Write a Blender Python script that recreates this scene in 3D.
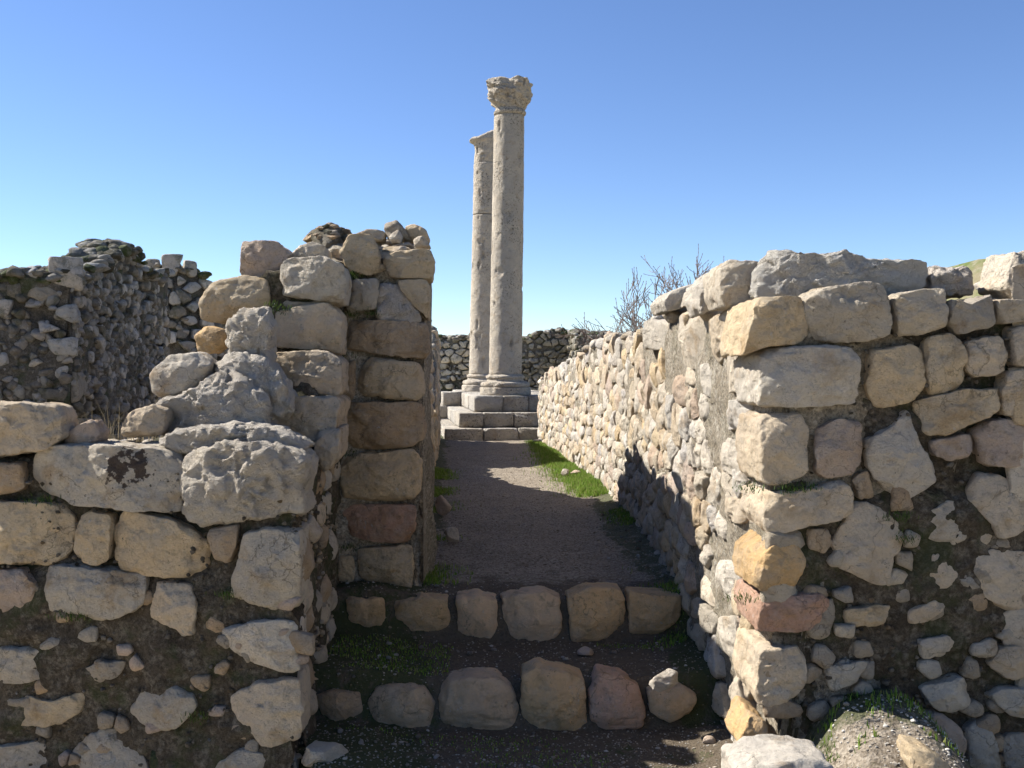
import bpy, math, random
import numpy as np
R = math.radians
# ------------------------------------------------------------------ scene, camera, light
for o in list(bpy.data.objects): bpy.data.objects.remove(o)
sc = bpy.context.scene
F = 1000.0; HU = 512.0; HV = 370.0; EYE = 1.4
cd = bpy.data.cameras.new('camera'); cam = bpy.data.objects.new('camera', cd)
sc.collection.objects.link(cam); sc.camera = cam
cam.location = (0, 0, EYE); cam.rotation_euler = (R(90), 0, 0)
cd.sensor_width = 36; cd.lens = 36 * F / 1024; cd.shift_y = -(384 - HV) / 1024.0
cd.clip_start = 0.05; cd.clip_end = 3000
SUN_AZ = 71.5     # degrees to the left of straight ahead
SUN_EL = 43.0
W = bpy.data.worlds.new('World'); sc.world = W; W.use_nodes = True
nt = W.node_tree; nt.nodes.clear()
sky = nt.nodes.new('ShaderNodeTexSky'); sky.sky_type = 'NISHITA'; sky.sun_disc = False
sky.sun_elevation = R(SUN_EL); sky.sun_rotation = R(-SUN_AZ)
sky.altitude = 2000; sky.air_density = 1.0; sky.dust_density = 0.15; sky.ozone_density = 3.4
bg = nt.nodes.new('ShaderNodeBackground'); bg.inputs[1].default_value = 0.069
wo = nt.nodes.new('ShaderNodeOutputWorld')
hs = nt.nodes.new('ShaderNodeHueSaturation'); hs.inputs['Saturation'].default_value = 1.08; hs.inputs['Hue'].default_value = .507
nt.links.new(sky.outputs[0], hs.inputs['Color']); nt.links.new(hs.outputs[0], bg.inputs[0]); nt.links.new(bg.outputs[0], wo.inputs[0])
sd = bpy.data.lights.new('sun', 'SUN'); sd.energy = 4.4; sd.angle = R(0.53); sd.color = (1.0, 0.965, 0.90)
sun = bpy.data.objects.new('sun', sd); sc.collection.objects.link(sun)
sun.rotation_euler = (R(90 - SUN_EL), 0, R(180 - (90 - SUN_AZ) - 90 - 180 + 0))
from mathutils import Vector
sv = Vector((-math.sin(R(SUN_AZ)) * math.cos(R(SUN_EL)), math.cos(R(SUN_AZ)) * math.cos(R(SUN_EL)), math.sin(R(SUN_EL))))
sun.rotation_euler = sv.to_track_quat('Z', 'Y').to_euler()
sun.location = (-20, 10, 25)
sc.view_settings.view_transform = 'Standard'; sc.view_settings.look = 'None'
sc.view_settings.gamma = 1; sc.view_settings.use_curve_mapping = False
sc.view_settings.exposure = 1.4
sc.render.resolution_x = 1024; sc.render.resolution_y = 768
sc.cycles.max_bounces = 6

def sstep(x, a, b):
    t = np.clip((x - a) / (b - a), 0, 1); return t * t * (3 - 2 * t)
# ------------------------------------------------------------------ noise
TAB = np.random.RandomState(1).uniform(-1, 1, 64 ** 3).astype(np.float32)
def vnoise(P, s=0):
    I = np.floor(P).astype(np.int32); f = (P - I).astype(np.float32); f = f * f * (3 - 2 * f)
    I = I + np.array([s * 7 + 3, s * 13 + 11, s * 29 + 5], dtype=np.int32)
    X0 = (I[:, 0] & 63) << 12; X1 = ((I[:, 0] + 1) & 63) << 12; Y0 = (I[:, 1] & 63) << 6; Y1 = ((I[:, 1] + 1) & 63) << 6
    Z0 = I[:, 2] & 63; Z1 = (I[:, 2] + 1) & 63; fx, fy, fz = f[:, 0], f[:, 1], f[:, 2]
    def lx(Y, Z):
        a = TAB[X0 + Y + Z]; return a + (TAB[X1 + Y + Z] - a) * fx
    a = lx(Y0, Z0); a = a + (lx(Y1, Z0) - a) * fy
    b = lx(Y0, Z1); b = b + (lx(Y1, Z1) - b) * fy
    return a + (b - a) * fz
def fbm(P, freq, octv=3, s=0, gain=.5):
    out = 0; a = 1.0; q = P * freq
    for k in range(octv):
        out = out + a * vnoise(q + 17.3 * k, s + k); a *= gain; q = q * 2.03
    return out
def vfbm(P, freq, octv=3, s=0):
    return np.stack([fbm(P, freq, octv, s + 101 * k) for k in range(3)], 1)

# ------------------------------------------------------------------ materials
def newmat(name):
    m = bpy.data.materials.new(name); m.use_nodes = True
    n = m.node_tree; n.nodes.clear()
    o = n.nodes.new('ShaderNodeOutputMaterial'); b = n.nodes.new('ShaderNodeBsdfPrincipled')
    n.links.new(b.outputs[0], o.inputs[0]); b.inputs['Roughness'].default_value = .93
    b.inputs['Specular IOR Level'].default_value = .15
    return m, n, b
class NB:
    def __init__(s, n):
        s.n = n; s.g = n.nodes.new('ShaderNodeNewGeometry')
    def pos(s): return s.g.outputs['Position']
    def noise(s, scale, detail=6, rough=.6, dist=0, off=None):
        t = s.n.nodes.new('ShaderNodeTexNoise'); t.inputs['Scale'].default_value = scale
        t.inputs['Detail'].default_value = detail; t.inputs['Roughness'].default_value = rough
        t.inputs['Distortion'].default_value = dist
        v = s.pos()
        if off is not None:
            a = s.n.nodes.new('ShaderNodeVectorMath'); a.inputs[1].default_value = off
            s.n.links.new(v, a.inputs[0]); v = a.outputs[0]
        s.n.links.new(v, t.inputs['Vector']); return t.outputs['Fac']
    def voro(s, scale, feature='F1', out='Distance'):
        t = s.n.nodes.new('ShaderNodeTexVoronoi'); t.feature = feature; t.inputs['Scale'].default_value = scale
        s.n.links.new(s.pos(), t.inputs['Vector']); return t.outputs[out]
    def ramp(s, fac, lo, hi, a=0., b=1.):
        t = s.n.nodes.new('ShaderNodeMapRange'); t.inputs[1].default_value = lo; t.inputs[2].default_value = hi
        t.inputs[3].default_value = a; t.inputs[4].default_value = b
        s.n.links.new(fac, t.inputs[0]); return t.outputs[0]
    def mul(s, a, b, op='MULTIPLY'):
        t = s.n.nodes.new('ShaderNodeMath'); t.operation = op
        for i, v in enumerate((a, b)):
            if isinstance(v, (int, float)): t.inputs[i].default_value = v
            else: s.n.links.new(v, t.inputs[i])
        return t.outputs[0]
    def mix(s, f, a, b, mode='MIX'):
        t = s.n.nodes.new('ShaderNodeMix'); t.data_type = 'RGBA'; t.blend_type = mode
        for i, v in ((0, f), (6, a), (7, b)):
            if isinstance(v, (int, float)): t.inputs[i].default_value = v
            elif isinstance(v, tuple): t.inputs[i].default_value = (*v, 1)
            else: s.n.links.new(v, t.inputs[i])
        return t.outputs[2]
    def attr(s, name):
        t = s.n.nodes.new('ShaderNodeAttribute'); t.attribute_name = name; return t.outputs['Color']
    def bump(s, h, strength, dist, prev=None):
        t = s.n.nodes.new('ShaderNodeBump'); t.inputs['Strength'].default_value = strength
        t.inputs['Distance'].default_value = dist; s.n.links.new(h, t.inputs['Height'])
        if prev is not None: s.n.links.new(prev, t.inputs['Normal'])
        return t.outputs[0]

def stone_mat(name, dark=.55, lichen=.6, pit=1.0, rust=.58, patch=None, moss=0.0, bumpk=1.0, spk=.60):
    m, n, b = newmat(name); q = NB(n)
    c = q.attr('tint')
    big = q.noise(3.1, 5, .6, .6)
    c = q.mix(q.ramp(big, .38, .62, 0, .85), c, q.mix(1.0, c, (.82, .82, .84), 'MULTIPLY'))
    c = q.mix(q.ramp(q.noise(5.2, 6, .65, .4, (7, 3, 1)), .54, .68, 0, rust), c, (.40, .25, .11))
    c = q.mix(q.ramp(q.noise(9, 8, .7, 0, (3, 9, 4)), .46, .72, 0, .45), c, (.53, .49, .42))
    c = q.mix(q.ramp(q.noise(13, 9, .72, .5, (13, 2, 8)), .55, .72, 0, dark), c, (.12, .10, .075))
    sp = q.mul(q.ramp(q.noise(60 if spk > .59 else 26, 5, .7), spk, spk + .06), q.ramp(q.noise(6 if spk > .59 else 1.6, 4, .6, 0, (5, 5, 5)), .45, .6))
    c = q.mix(q.mul(sp, lichen), c, (.055, .05, .042))
    wh = q.mul(q.ramp(q.noise(38, 4, .6, 0, (1, 8, 2)), .62, .68), q.ramp(q.noise(4.4, 3, .5, 0, (9, 5, 0)), .5, .62))
    c = q.mix(q.mul(wh, .6), c, (.62, .60, .56))
    ck = n.nodes.new('ShaderNodeTexVoronoi'); ck.feature = 'DISTANCE_TO_EDGE'; ck.inputs['Scale'].default_value = 3.3
    vm = n.nodes.new('ShaderNodeVectorMath'); vm.operation = 'MULTIPLY_ADD'; nn = n.nodes.new('ShaderNodeTexNoise'); nn.inputs['Scale'].default_value = 7; nn.inputs['Detail'].default_value = 6
    n.links.new(q.pos(), nn.inputs['Vector']); n.links.new(nn.outputs['Color'], vm.inputs[0]); vm.inputs[1].default_value = (.35, .35, .35); n.links.new(q.pos(), vm.inputs[2]); n.links.new(vm.outputs[0], ck.inputs['Vector'])
    crack = q.mul(q.ramp(ck.outputs['Distance'], .0, .016, 1, 0), q.ramp(q.noise(3.1, 3, .5, 0, (6, 1, 6)), .50, .60))
    c = q.mix(q.mul(crack, .55), c, (.10, .075, .05))
    c = q.mix(q.ramp(q.noise(42, 8, .75, 0, (8, 8, 2)), .35, .65, .30, 0), c, q.mix(1.0, c, (.68, .62, .56), 'MULTIPLY'))
    if moss:
        mm = q.mul(q.ramp(q.noise(7, 7, .7, .3, (2, 2, 6)), .52, .60), moss)
        c = q.mix(mm, c, (.05, .065, .018))
    if patch:
        (px, py, pz), rad = patch
        d = n.nodes.new('ShaderNodeVectorMath'); d.operation = 'DISTANCE'; d.inputs[1].default_value = (px, py, pz)
        n.links.new(q.pos(), d.inputs[0])
        t = q.mul(q.ramp(d.outputs['Value'], 0, rad, .38, 0), q.noise(22, 5, .6), 'ADD')
        c = q.mix(q.ramp(t, .68, .72, 0, .9), c, (.055, .035, .028))
    n.links.new(c, b.inputs['Base Color'])
    h1 = q.mul(q.noise(16, 10, .74), q.mul(crack, .12), 'SUBTRACT'); h2 = q.noise(75, 6, .75)
    nrm = q.bump(h1, 1.0 * bumpk, .08); nrm = q.bump(h2, .8 * bumpk, .018, nrm)
    if pit:
        pv = q.mul(q.ramp(q.voro(34), .0, .22), q.ramp(q.noise(5, 2, .5, 0, (4, 4, 4)), .42, .6, 1, 0), 'MAXIMUM')
        nrm = q.bump(pv, .5 * pit, .012, nrm)
    n.links.new(nrm, b.inputs['Normal'])
    return m
M_STONE = stone_mat('limestone')
M_SLAB = stone_mat('lichened_limestone', patch=None)
M_FAR = stone_mat('weathered_rubble', dark=.5, lichen=.6, rust=.2, moss=.45)
M_PLASTER = stone_mat('old_mortar', dark=.35, lichen=.3, rust=.2, bumpk=2.2)
M_COL = stone_mat('column_stone', dark=.6, lichen=.85, rust=.35, bumpk=1.1, spk=.55)

def earth_mat(name, a, b_, c_, moss=.3, peb=26, bumpk=1.0, mossc=(.045, .065, .018)):
    m, n, b = newmat(name); q = NB(n)
    c = q.mix(q.ramp(q.noise(4, 7, .7, .3), .35, .65), a, b_)
    cell = q.voro(peb, 'F1', 'Color'); dist = q.voro(peb, 'F1', 'Distance')
    sep = n.nodes.new('ShaderNodeSeparateColor'); n.links.new(cell, sep.inputs[0])
    pebm = q.mul(q.ramp(sep.outputs[0], .45, .75), q.ramp(q.mul(dist, q.ramp(q.noise(40, 4, .7), .3, .7, -.25, .25), 'ADD'), .25, .5, 1, 0))
    c = q.mix(q.mul(pebm, .55), c, c_)
    c = q.mix(q.ramp(q.noise(11, 9, .78, .6, (3, 3, 9)), .50, .64, 0, .7), c, c_)
    c = q.mix(q.ramp(q.noise(55, 7, .78), .42, .62, 0, .7), c, (.025, .02, .014))
    if moss:
        mm = q.ramp(q.noise(3.7, 8, .72, .4, (8, 1, 3)), .50, .60, 0, moss)
        c = q.mix(mm, c, mossc)
    n.links.new(c, b.inputs['Base Color'])
    nrm = q.bump(q.noise(22, 9, .75), .9 * bumpk, .06); nrm = q.bump(pebm, .6, .02, nrm)
    nrm = q.bump(q.noise(120, 5, .7), .6, .01, nrm)
    n.links.new(nrm, b.inputs['Normal']); return m
M_CORE = earth_mat('rubble_mortar', (.095, .073, .05), (.155, .125, .088), (.34, .295, .225), .5)
M_CORE_LIT = earth_mat('sunlit_painted_mortar', (.50, .43, .33), (.34, .28, .20), (.66, .60, .50), .16)  # brighter copy of the core mortar, sunlight of the passage face painted in
M_CORE_FAR = earth_mat('dark_rubble_mortar', (.11, .095, .075), (.20, .18, .15), (.32, .30, .27), .6, peb=9)
M_SOIL = earth_mat('damp_soil', (.11, .09, .065), (.17, .145, .11), (.36, .33, .29), .5, peb=40)

def path_mat():
    m, n, b = newmat('gravel_path'); q = NB(n)
    c = q.mix(q.ramp(q.noise(2.2, 6, .65, .4), .35, .65), (.185, .150, .112), (.245, .205, .155))
    cell = q.voro(75, 'F1', 'Color'); sep = n.nodes.new('ShaderNodeSeparateColor'); n.links.new(cell, sep.inputs[0])
    c = q.mix(q.ramp(sep.outputs[0], .3, 1, 0, .55), c, (.37, .32, .26))
    c = q.mix(q.ramp(sep.outputs[1], .72, .8, 0, .6), c, (.07, .055, .038))
    g = n.nodes.new('ShaderNodeSeparateColor'); n.links.new(q.attr('tint'), g.inputs[0])
    gg = q.mul(g.outputs[1], q.ramp(q.noise(7, 8, .75, .3), .35, .65, -.35, .35), 'ADD')
    dd = q.mul(g.outputs[0], q.ramp(q.noise(5, 8, .75, .3, (4, 4, 1)), .35, .65, -.3, .3), 'ADD')
    c = q.mix(q.ramp(dd, .35, .6, 0, .85), c, (.075, .057, .038))
    c = q.mix(q.ramp(gg, .4, .6, 0, .75), c, (.04, .052, .016))
    n.links.new(c, b.inputs['Base Color'])
    nrm = q.bump(q.voro(75), .5, .012); nrm = q.bump(q.noise(30, 8, .7), .6, .03, nrm)
    n.links.new(nrm, b.inputs['Normal']); return m
M_PATH = path_mat()
def ground_mat():
    m, n, b = newmat('grassy_ground_pale_bounce'); q = NB(n)
    d = n.nodes.new('ShaderNodeVectorMath'); d.operation = 'LENGTH'; n.links.new(q.pos(), d.inputs[0])
    c = q.mix(q.ramp(q.noise(.25, 8, .7), .4, .6), (.09, .12, .03), (.20, .17, .10))
    near = q.mix(q.ramp(q.noise(.9, 8, .7), .52, .62, 0, .6), (.56, .47, .35), (.16, .17, .06))  # unseen ground around the camera made pale to bounce sun onto shaded walls
    c = q.mix(q.ramp(d.outputs['Value'], 22, 38, 0, 1), near, c)
    c = q.mix(q.ramp(q.noise(1.6, 8, .7), .5, .62, 0, .7), c, (.26, .23, .17))
    n.links.new(c, b.inputs['Base Color'])
    n.links.new(q.bump(q.noise(3, 8, .7), .6, .2), b.inputs['Normal']); return m
M_GROUND = ground_mat()
def tint_mat(name, rough=.8, trans=0, sub=0):
    m, n, b = newmat(name); q = NB(n)
    n.links.new(q.attr('tint'), b.inputs['Base Color']); b.inputs['Roughness'].default_value = rough
    if trans:
        t = n.nodes.new('ShaderNodeBsdfTranslucent'); n.links.new(q.attr('tint'), t.inputs[0])
        mx = n.nodes.new('ShaderNodeMixShader'); mx.inputs[0].default_value = trans
        o = [x for x in n.nodes if x.type == 'OUTPUT_MATERIAL'][0]
        n.links.new(b.outputs[0], mx.inputs[1]); n.links.new(t.outputs[0], mx.inputs[2]); n.links.new(mx.outputs[0], o.inputs[0])
    return m
M_GRASS = tint_mat('grass', .6, .35)
M_TWIG = tint_mat('twig_bark')
M_PEB = tint_mat('pebble')

# ------------------------------------------------------------------ mesh plumbing
COL = sc.collection
class Buf:
    def __init__(s): s.V = []; s.Q = []; s.T = []; s.C = []; s.n = 0
    def add(s, V, Q=None, T=None, col=(.4, .35, .28)):
        V = np.asarray(V, float)
        if Q is not None and len(Q): s.Q.append(np.asarray(Q) + s.n)
        if T is not None and len(T): s.T.append(np.asarray(T) + s.n)
        s.V.append(V)
        c = np.asarray(col, float)
        if c.ndim == 1: c = np.tile(c, (len(V), 1))
        s.C.append(c); s.n += len(V)
    def build(s, name, mat, parent=None, origin=None, smooth=True):
        V = np.concatenate(s.V)
        assert np.isfinite(V).all(), name
        if origin is None:
            origin = np.array([V[:, 0].mean(), V[:, 1].mean(), V[:, 2].min()]) if parent is None else np.zeros(3)
            if parent is not None: origin = V.mean(0)
        origin = np.asarray(origin, float)
        me = bpy.data.meshes.new(name)
        Q = np.concatenate(s.Q) if s.Q else np.zeros((0, 4), int)
        T = np.concatenate(s.T) if s.T else np.zeros((0, 3), int)
        me.vertices.add(len(V)); me.vertices.foreach_set('co', (V - origin).astype(np.float32).ravel())
        nl = Q.size + T.size; me.loops.add(nl)
        me.loops.foreach_set('vertex_index', np.concatenate([Q.ravel(), T.ravel()]).astype(np.int32))
        me.polygons.add(len(Q) + len(T))
        st = np.concatenate([np.arange(len(Q)) * 4, Q.size + np.arange(len(T)) * 3]).astype(np.int32)
        me.polygons.foreach_set('loop_start', st)
        me.polygons.foreach_set('use_smooth', np.full(len(Q) + len(T), smooth))
        C = np.concatenate(s.C); C = np.concatenate([C, np.ones((len(C), 1))], 1)
        at = me.color_attributes.new('tint', 'FLOAT_COLOR', 'POINT')
        at.data.foreach_set('color', C.astype(np.float32).ravel())
        me.materials.append(mat); me.update(); me.validate()
        o = bpy.data.objects.new(name, me); COL.objects.link(o)
        if parent is not None:
            o.parent = parent; o.location = Vector(origin) - parent.location
        else: o.location = origin
        return o
def tag(o, label=None, cat=None, group=None, kind=None):
    if label: o['label'] = label
    if cat: o['category'] = cat
    if group: o['group'] = group
    if kind: o['kind'] = kind
    elif cat: o['kind'] = 'thing'
    return o
def empty(name, loc, label, cat, group=None):
    o = bpy.data.objects.new(name, None); COL.objects.link(o); o.location = loc; o.empty_display_size = .2
    return tag(o, label, cat, group)

# ------------------------------------------------------------------ stones
def chaikin(P, it=2, r=.22):
    for _ in range(it):
        N = np.roll(P, -1, 0); P = np.stack([P * (1 - r) + N * r, P * r + N * (1 - r)], 1).reshape(-1, 2)
    return P
def resample(P, n):
    C = np.vstack([P, P[:1]]); d = np.r_[0, np.cumsum(np.linalg.norm(np.diff(C, axis=0), axis=1))]
    t = np.linspace(0, d[-1], n, endpoint=False)
    return np.stack([np.interp(t, d, C[:, 0]), np.interp(t, d, C[:, 1])], 1)
def stone_local(poly, depth, N=48, nf=8, ns=6, er=.015, bulge=.01, seed=0, rough=1.0, cuts=7, soft=.22):
    rg = np.random.RandomState(seed % 100000)
    P = np.asarray(poly, float)
    A = 0.5 * np.sum(P[:, 0] * np.roll(P[:, 1], -1) - np.roll(P[:, 0], -1) * P[:, 1])
    if A < 0: P = P[::-1]
    P = resample(chaikin(chaikin(P, 1, soft * .5), 1, .16), N); c = P.mean(0); D = P - c
    size = np.linalg.norm(D, axis=1).mean(); er = min(er, size * .45, depth * .4)
    rr = 1 - er / size
    # front interior rings then rounding, sides, back
    rings = [(r * rr, 0.0) for r in (1 - (1 - np.linspace(0, 1, nf + 1)[1:]) ** 1.3)]
    for t in (.35, .7, 1.0):
        rings.append((rr + (1 - rr) * math.sin(t * math.pi / 2), er * (1 - math.cos(t * math.pi / 2))))
    for t in np.linspace(0, 1, ns + 1)[1:]: rings.append((1.0, er + (depth - 2 * er) * t))
    rings.append((.96, depth - er * .3)); rings.append((.8, depth))
    V = [np.array([[c[0], c[1], -bulge]])]
    for r, w in rings:
        q = np.empty((N, 3)); q[:, :2] = c + D * r
        q[:, 2] = w - (bulge * (1 - (r / rr) ** 2) if r < rr else 0); V.append(q)
    V.append(np.array([[c[0], c[1], depth]]))
    V = np.concatenate(V); K = len(rings)
    i = np.arange(N); j = (i + 1) % N
    T = [np.stack([np.zeros(N, int), 1 + j, 1 + i], 1)]
    Q = []
    for k in range(K - 1):
        a = 1 + k * N; b = a + N
        Q.append(np.stack([a + i, a + j, b + j, b + i], 1))
    l = 1 + K * N; a = 1 + (K - 1) * N
    T.append(np.stack([np.full(N, l), a + i, a + j], 1))
    ctr = np.array([c[0], c[1], depth * .5])
    for k in range(cuts):
        th = rg.uniform(0, 2 * math.pi); ph = rg.uniform(.5, 1.3)
        n = np.array([math.cos(th) * math.cos(ph), math.sin(th) * math.cos(ph), -math.sin(ph)])
        d = (V - ctr) @ n; lim = d.max() - rg.uniform(.02, .15) * size
        V -= np.outer(np.maximum(0, d - lim) * .92, n)
    if N >= 24:
        h = np.full(len(V), -9.)
        for k in range(8):
            th = rg.uniform(0, 2 * math.pi); sl = rg.uniform(.05, .34)
            h = np.maximum(h, (V[:, :2] - c) @ np.array([math.cos(th), math.sin(th)]) * sl + rg.uniform(-.07, .02) * size)
        V[:, 2] += (h - h.min()) * np.clip(1 - V[:, 2] / depth, 0, 1) * min(1, rough)
    off = rg.uniform(-50, 50, 3)
    G = V + off
    fade = np.clip((size - 0) / .1, .2, 1)
    V += vfbm(G, .9 / size, 2, 3) * size * .026 * rough
    V += vfbm(G, 3.2 / size, 2, 5) * size * .020 * rough
    dirn = V - ctr; dirn /= np.maximum(1e-6, np.linalg.norm(dirn, axis=1, keepdims=True))
    V -= dirn * (np.maximum(0, fbm(G, 2.6 / size, 4, 12) - .05) * size * .075 * rough)[:, None]
    if rough >= 1.5 and N > 60: V += vfbm(G, 42, 3, 29) * .0055 + dirn * (np.abs(fbm(G, 13, 3, 39)) * .016)[:, None]
    if N >= 30: V += dirn * (fbm(G * [1, 5, 1], 5, 3, 14) * .005 * rough)[:, None]
    if N >= 40: V += vfbm(G, 24, 3, 9) * .0038 * rough - dirn * (np.maximum(0, fbm(G, 17, 3, 19) - .25) * .012 * rough)[:, None]
    return V, np.concatenate(Q), np.concatenate(T)

class Plane:
    """vertical wall face: P0 (x,y), tangent T, inward B"""
    def __init__(s, u0, y0, u1, y1, B=(0, 1)):
        p = np.array([(u0 - HU) / F * y0, y0]); q = np.array([(u1 - HU) / F * y1, y1])
        s.P = p; s.T = (q - p) / np.linalg.norm(q - p); b = np.array(B, float); s.B = b / np.linalg.norm(b)
    def uv(s, px, w0=0.):
        out = []
        P = s.P + s.B * w0
        for u, v in px:
            d = np.array([(u - HU) / F, 1.0])
            # k*d = P + a*T
            M = np.array([[d[0], -s.T[0]], [d[1], -s.T[1]]]); k, a = np.linalg.solve(M, P)
            out.append((a, EYE + k * (HV - v) / F))
        return np.array(out)
    def world(s, V, w0=0.):
        w = V[:, 2] + w0
        X = s.P[0] + V[:, 0] * s.T[0] + w * s.B[0]; Y = s.P[1] + V[:, 0] * s.T[1] + w * s.B[1]
        return np.stack([X, Y, V[:, 1]], 1)
TINTS0 = dict(cream=(.44, .37, .275), pale=(.50, .455, .38), grey=(.36, .325, .265), ochre=(.46, .315, .155), gold=(.42, .34, .225),
             red=(.35, .215, .15), mauve=(.36, .29, .235), white=(.60, .56, .49), plast=(.46, .43, .39), brown=(.31, .235, .155), dim=(.27, .24, .195))
def grade(c, gain=1.85, sat=.92):
    c = np.array(c, float); l = c @ np.array([.3, .59, .11]); v = (l + (c - l) * sat) * gain * np.array([1.05, 1.0, .93]); return tuple(v * min(1, .80 / v.max()))
TINTS = {k: grade(v) for k, v in TINTS0.items()}
def jit(c, rg, a=.10):
    c = np.array(c) * (1 + rg.uniform(-a, a)); k = rg.uniform(-a, a) * .55; return c * np.array([1 + k * .6, 1, 1 - k])
SEED = [1000]
def put(px, plane, parent=None, w0=0., depth=.3, tint='cream', name='stone', mat=None, er=.007, bulge=.002, rough=1., cuts=7, soft=.2, label=None, cat=None, group=None, buf=None):
    SEED[0] += 7; rg = np.random.RandomState(SEED[0])
    px = np.array(px, float); uv = plane.uv(px, w0)
    if parent is not None or name == 'step_stone': px = px.mean(0) + (px - px.mean(0)) * (1.07 if parent is not None else np.array([1.17, 1.04]))
    per = np.linalg.norm(px - np.roll(px, -1, 0), axis=1).sum()
    N = int(np.clip(per / 2.0, 40, 170)); nf = int(np.clip(N / 6, 7, 26)); ns = int(np.clip(depth / .02, 4, 24))
    V, Q, T = stone_local(uv, depth, N, nf, ns, er, bulge, SEED[0], rough, cuts, soft)
    Vw = plane.world(V, w0)
    col = jit(TINTS[tint] if isinstance(tint, str) else tint, rg, .07)
    if buf is not None: buf.add(Vw, Q, T, col); return
    b = Buf(); b.add(Vw, Q, T, col)
    o = b.build(name, mat or M_STONE, parent)
    if parent is None: tag(o, label, cat or 'stone', group)
    elif label: o['label'] = label
    return o

# loose rocks: icosphere variants
def ico(sub):
    import bmesh
    bm = bmesh.new(); bmesh.ops.create_icosphere(bm, subdivisions=sub, radius=1)
    V = np.array([v.co[:] for v in bm.verts]); T = np.array([[v.index for v in f.verts] for f in bm.faces]); bm.free()
    return V, T
ICO = {k: ico(k) for k in (1, 2, 3, 4, 5)}
def rock(sub, seed, cuts=10, rough=1., lo=.45, hi=.85):
    rg = np.random.RandomState(seed); V, T = ICO[sub]; V = V.copy()
    for k in range(cuts):
        n = rg.normal(size=3); n /= np.linalg.norm(n); d = V @ n; lim = rg.uniform(lo, hi)
        V -= np.outer(np.maximum(0, d - lim) * .95, n)
    V += vfbm(V + seed * 3.1, 1.2, 2, seed) * .10 * rough
    if sub >= 3: V += vfbm(V + seed * 1.7, 5, 3, seed + 5) * .03 * rough
    return V, T
ROCKS = {s: [rock(s, 50 + k) for k in range(12)] for s in (1, 2, 3)}
def rotm(rg):
    a, b, c = rg.uniform(0, 2 * math.pi, 3)
    ca, sa, cb, sb, cc, sc_ = math.cos(a), math.sin(a), math.cos(b), math.sin(b), math.cos(c), math.sin(c)
    return np.array([[ca, -sa, 0], [sa, ca, 0], [0, 0, 1]]) @ np.array([[1, 0, 0], [0, cb, -sb], [0, sb, cb]]) @ np.array([[cc, -sc_, 0], [sc_, cc, 0], [0, 0, 1]])
def scatter(buf, pts, sizes, rg, sub=2, cols=('grey', 'cream', 'pale', 'dim'), flat=.65, a=.12):
    for p, s in zip(pts, sizes):
        V, T = ROCKS[sub][rg.randint(12)]
        sc3 = np.array([rg.uniform(.8, 1.25), rg.uniform(.7, 1.1), rg.uniform(.6, .95)])
        W_ = (V * sc3) @ rotm(rg).T; W_[:, 2] *= flat
        c = cols[rg.randint(len(cols))]; c = TINTS[c] if isinstance(c, str) else c
        buf.add(W_ * s + p, None, T, jit(c, rg, a))

# ------------------------------------------------------------------ path walls
class Path:
    def __init__(s, pts, side=1, inw=None):
        s.inw = inw; s.p = np.array(pts, float); s.d = np.r_[0, np.cumsum(np.linalg.norm(np.diff(s.p, axis=0), axis=1))]; s.L = s.d[-1]; s.side = side
    def at(s, a):
        return np.stack([np.interp(a, s.d, s.p[:, 0]), np.interp(a, s.d, s.p[:, 1])], -1)
    def map(s, a, z, w):
        a = np.asarray(a, float); p = s.at(a); ac = np.clip(a, 0, s.L); q = s.at(np.clip(ac + .15, 0, s.L)); r = s.at(np.clip(ac - .15, 0, s.L))
        t = (q - r); t /= np.linalg.norm(t, axis=-1, keepdims=True)
        n = np.stack([-t[:, 1], t[:, 0]], -1) * s.side
        if s.inw is not None: n = np.tile(np.array(s.inw, float), (len(a), 1))
        e = (np.clip(a, 0, s.L) - a)[:, None]
        p = p - t * e + n * np.asarray(w)[:, None]
        return np.stack([p[:, 0], p[:, 1], z], 1)
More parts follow.
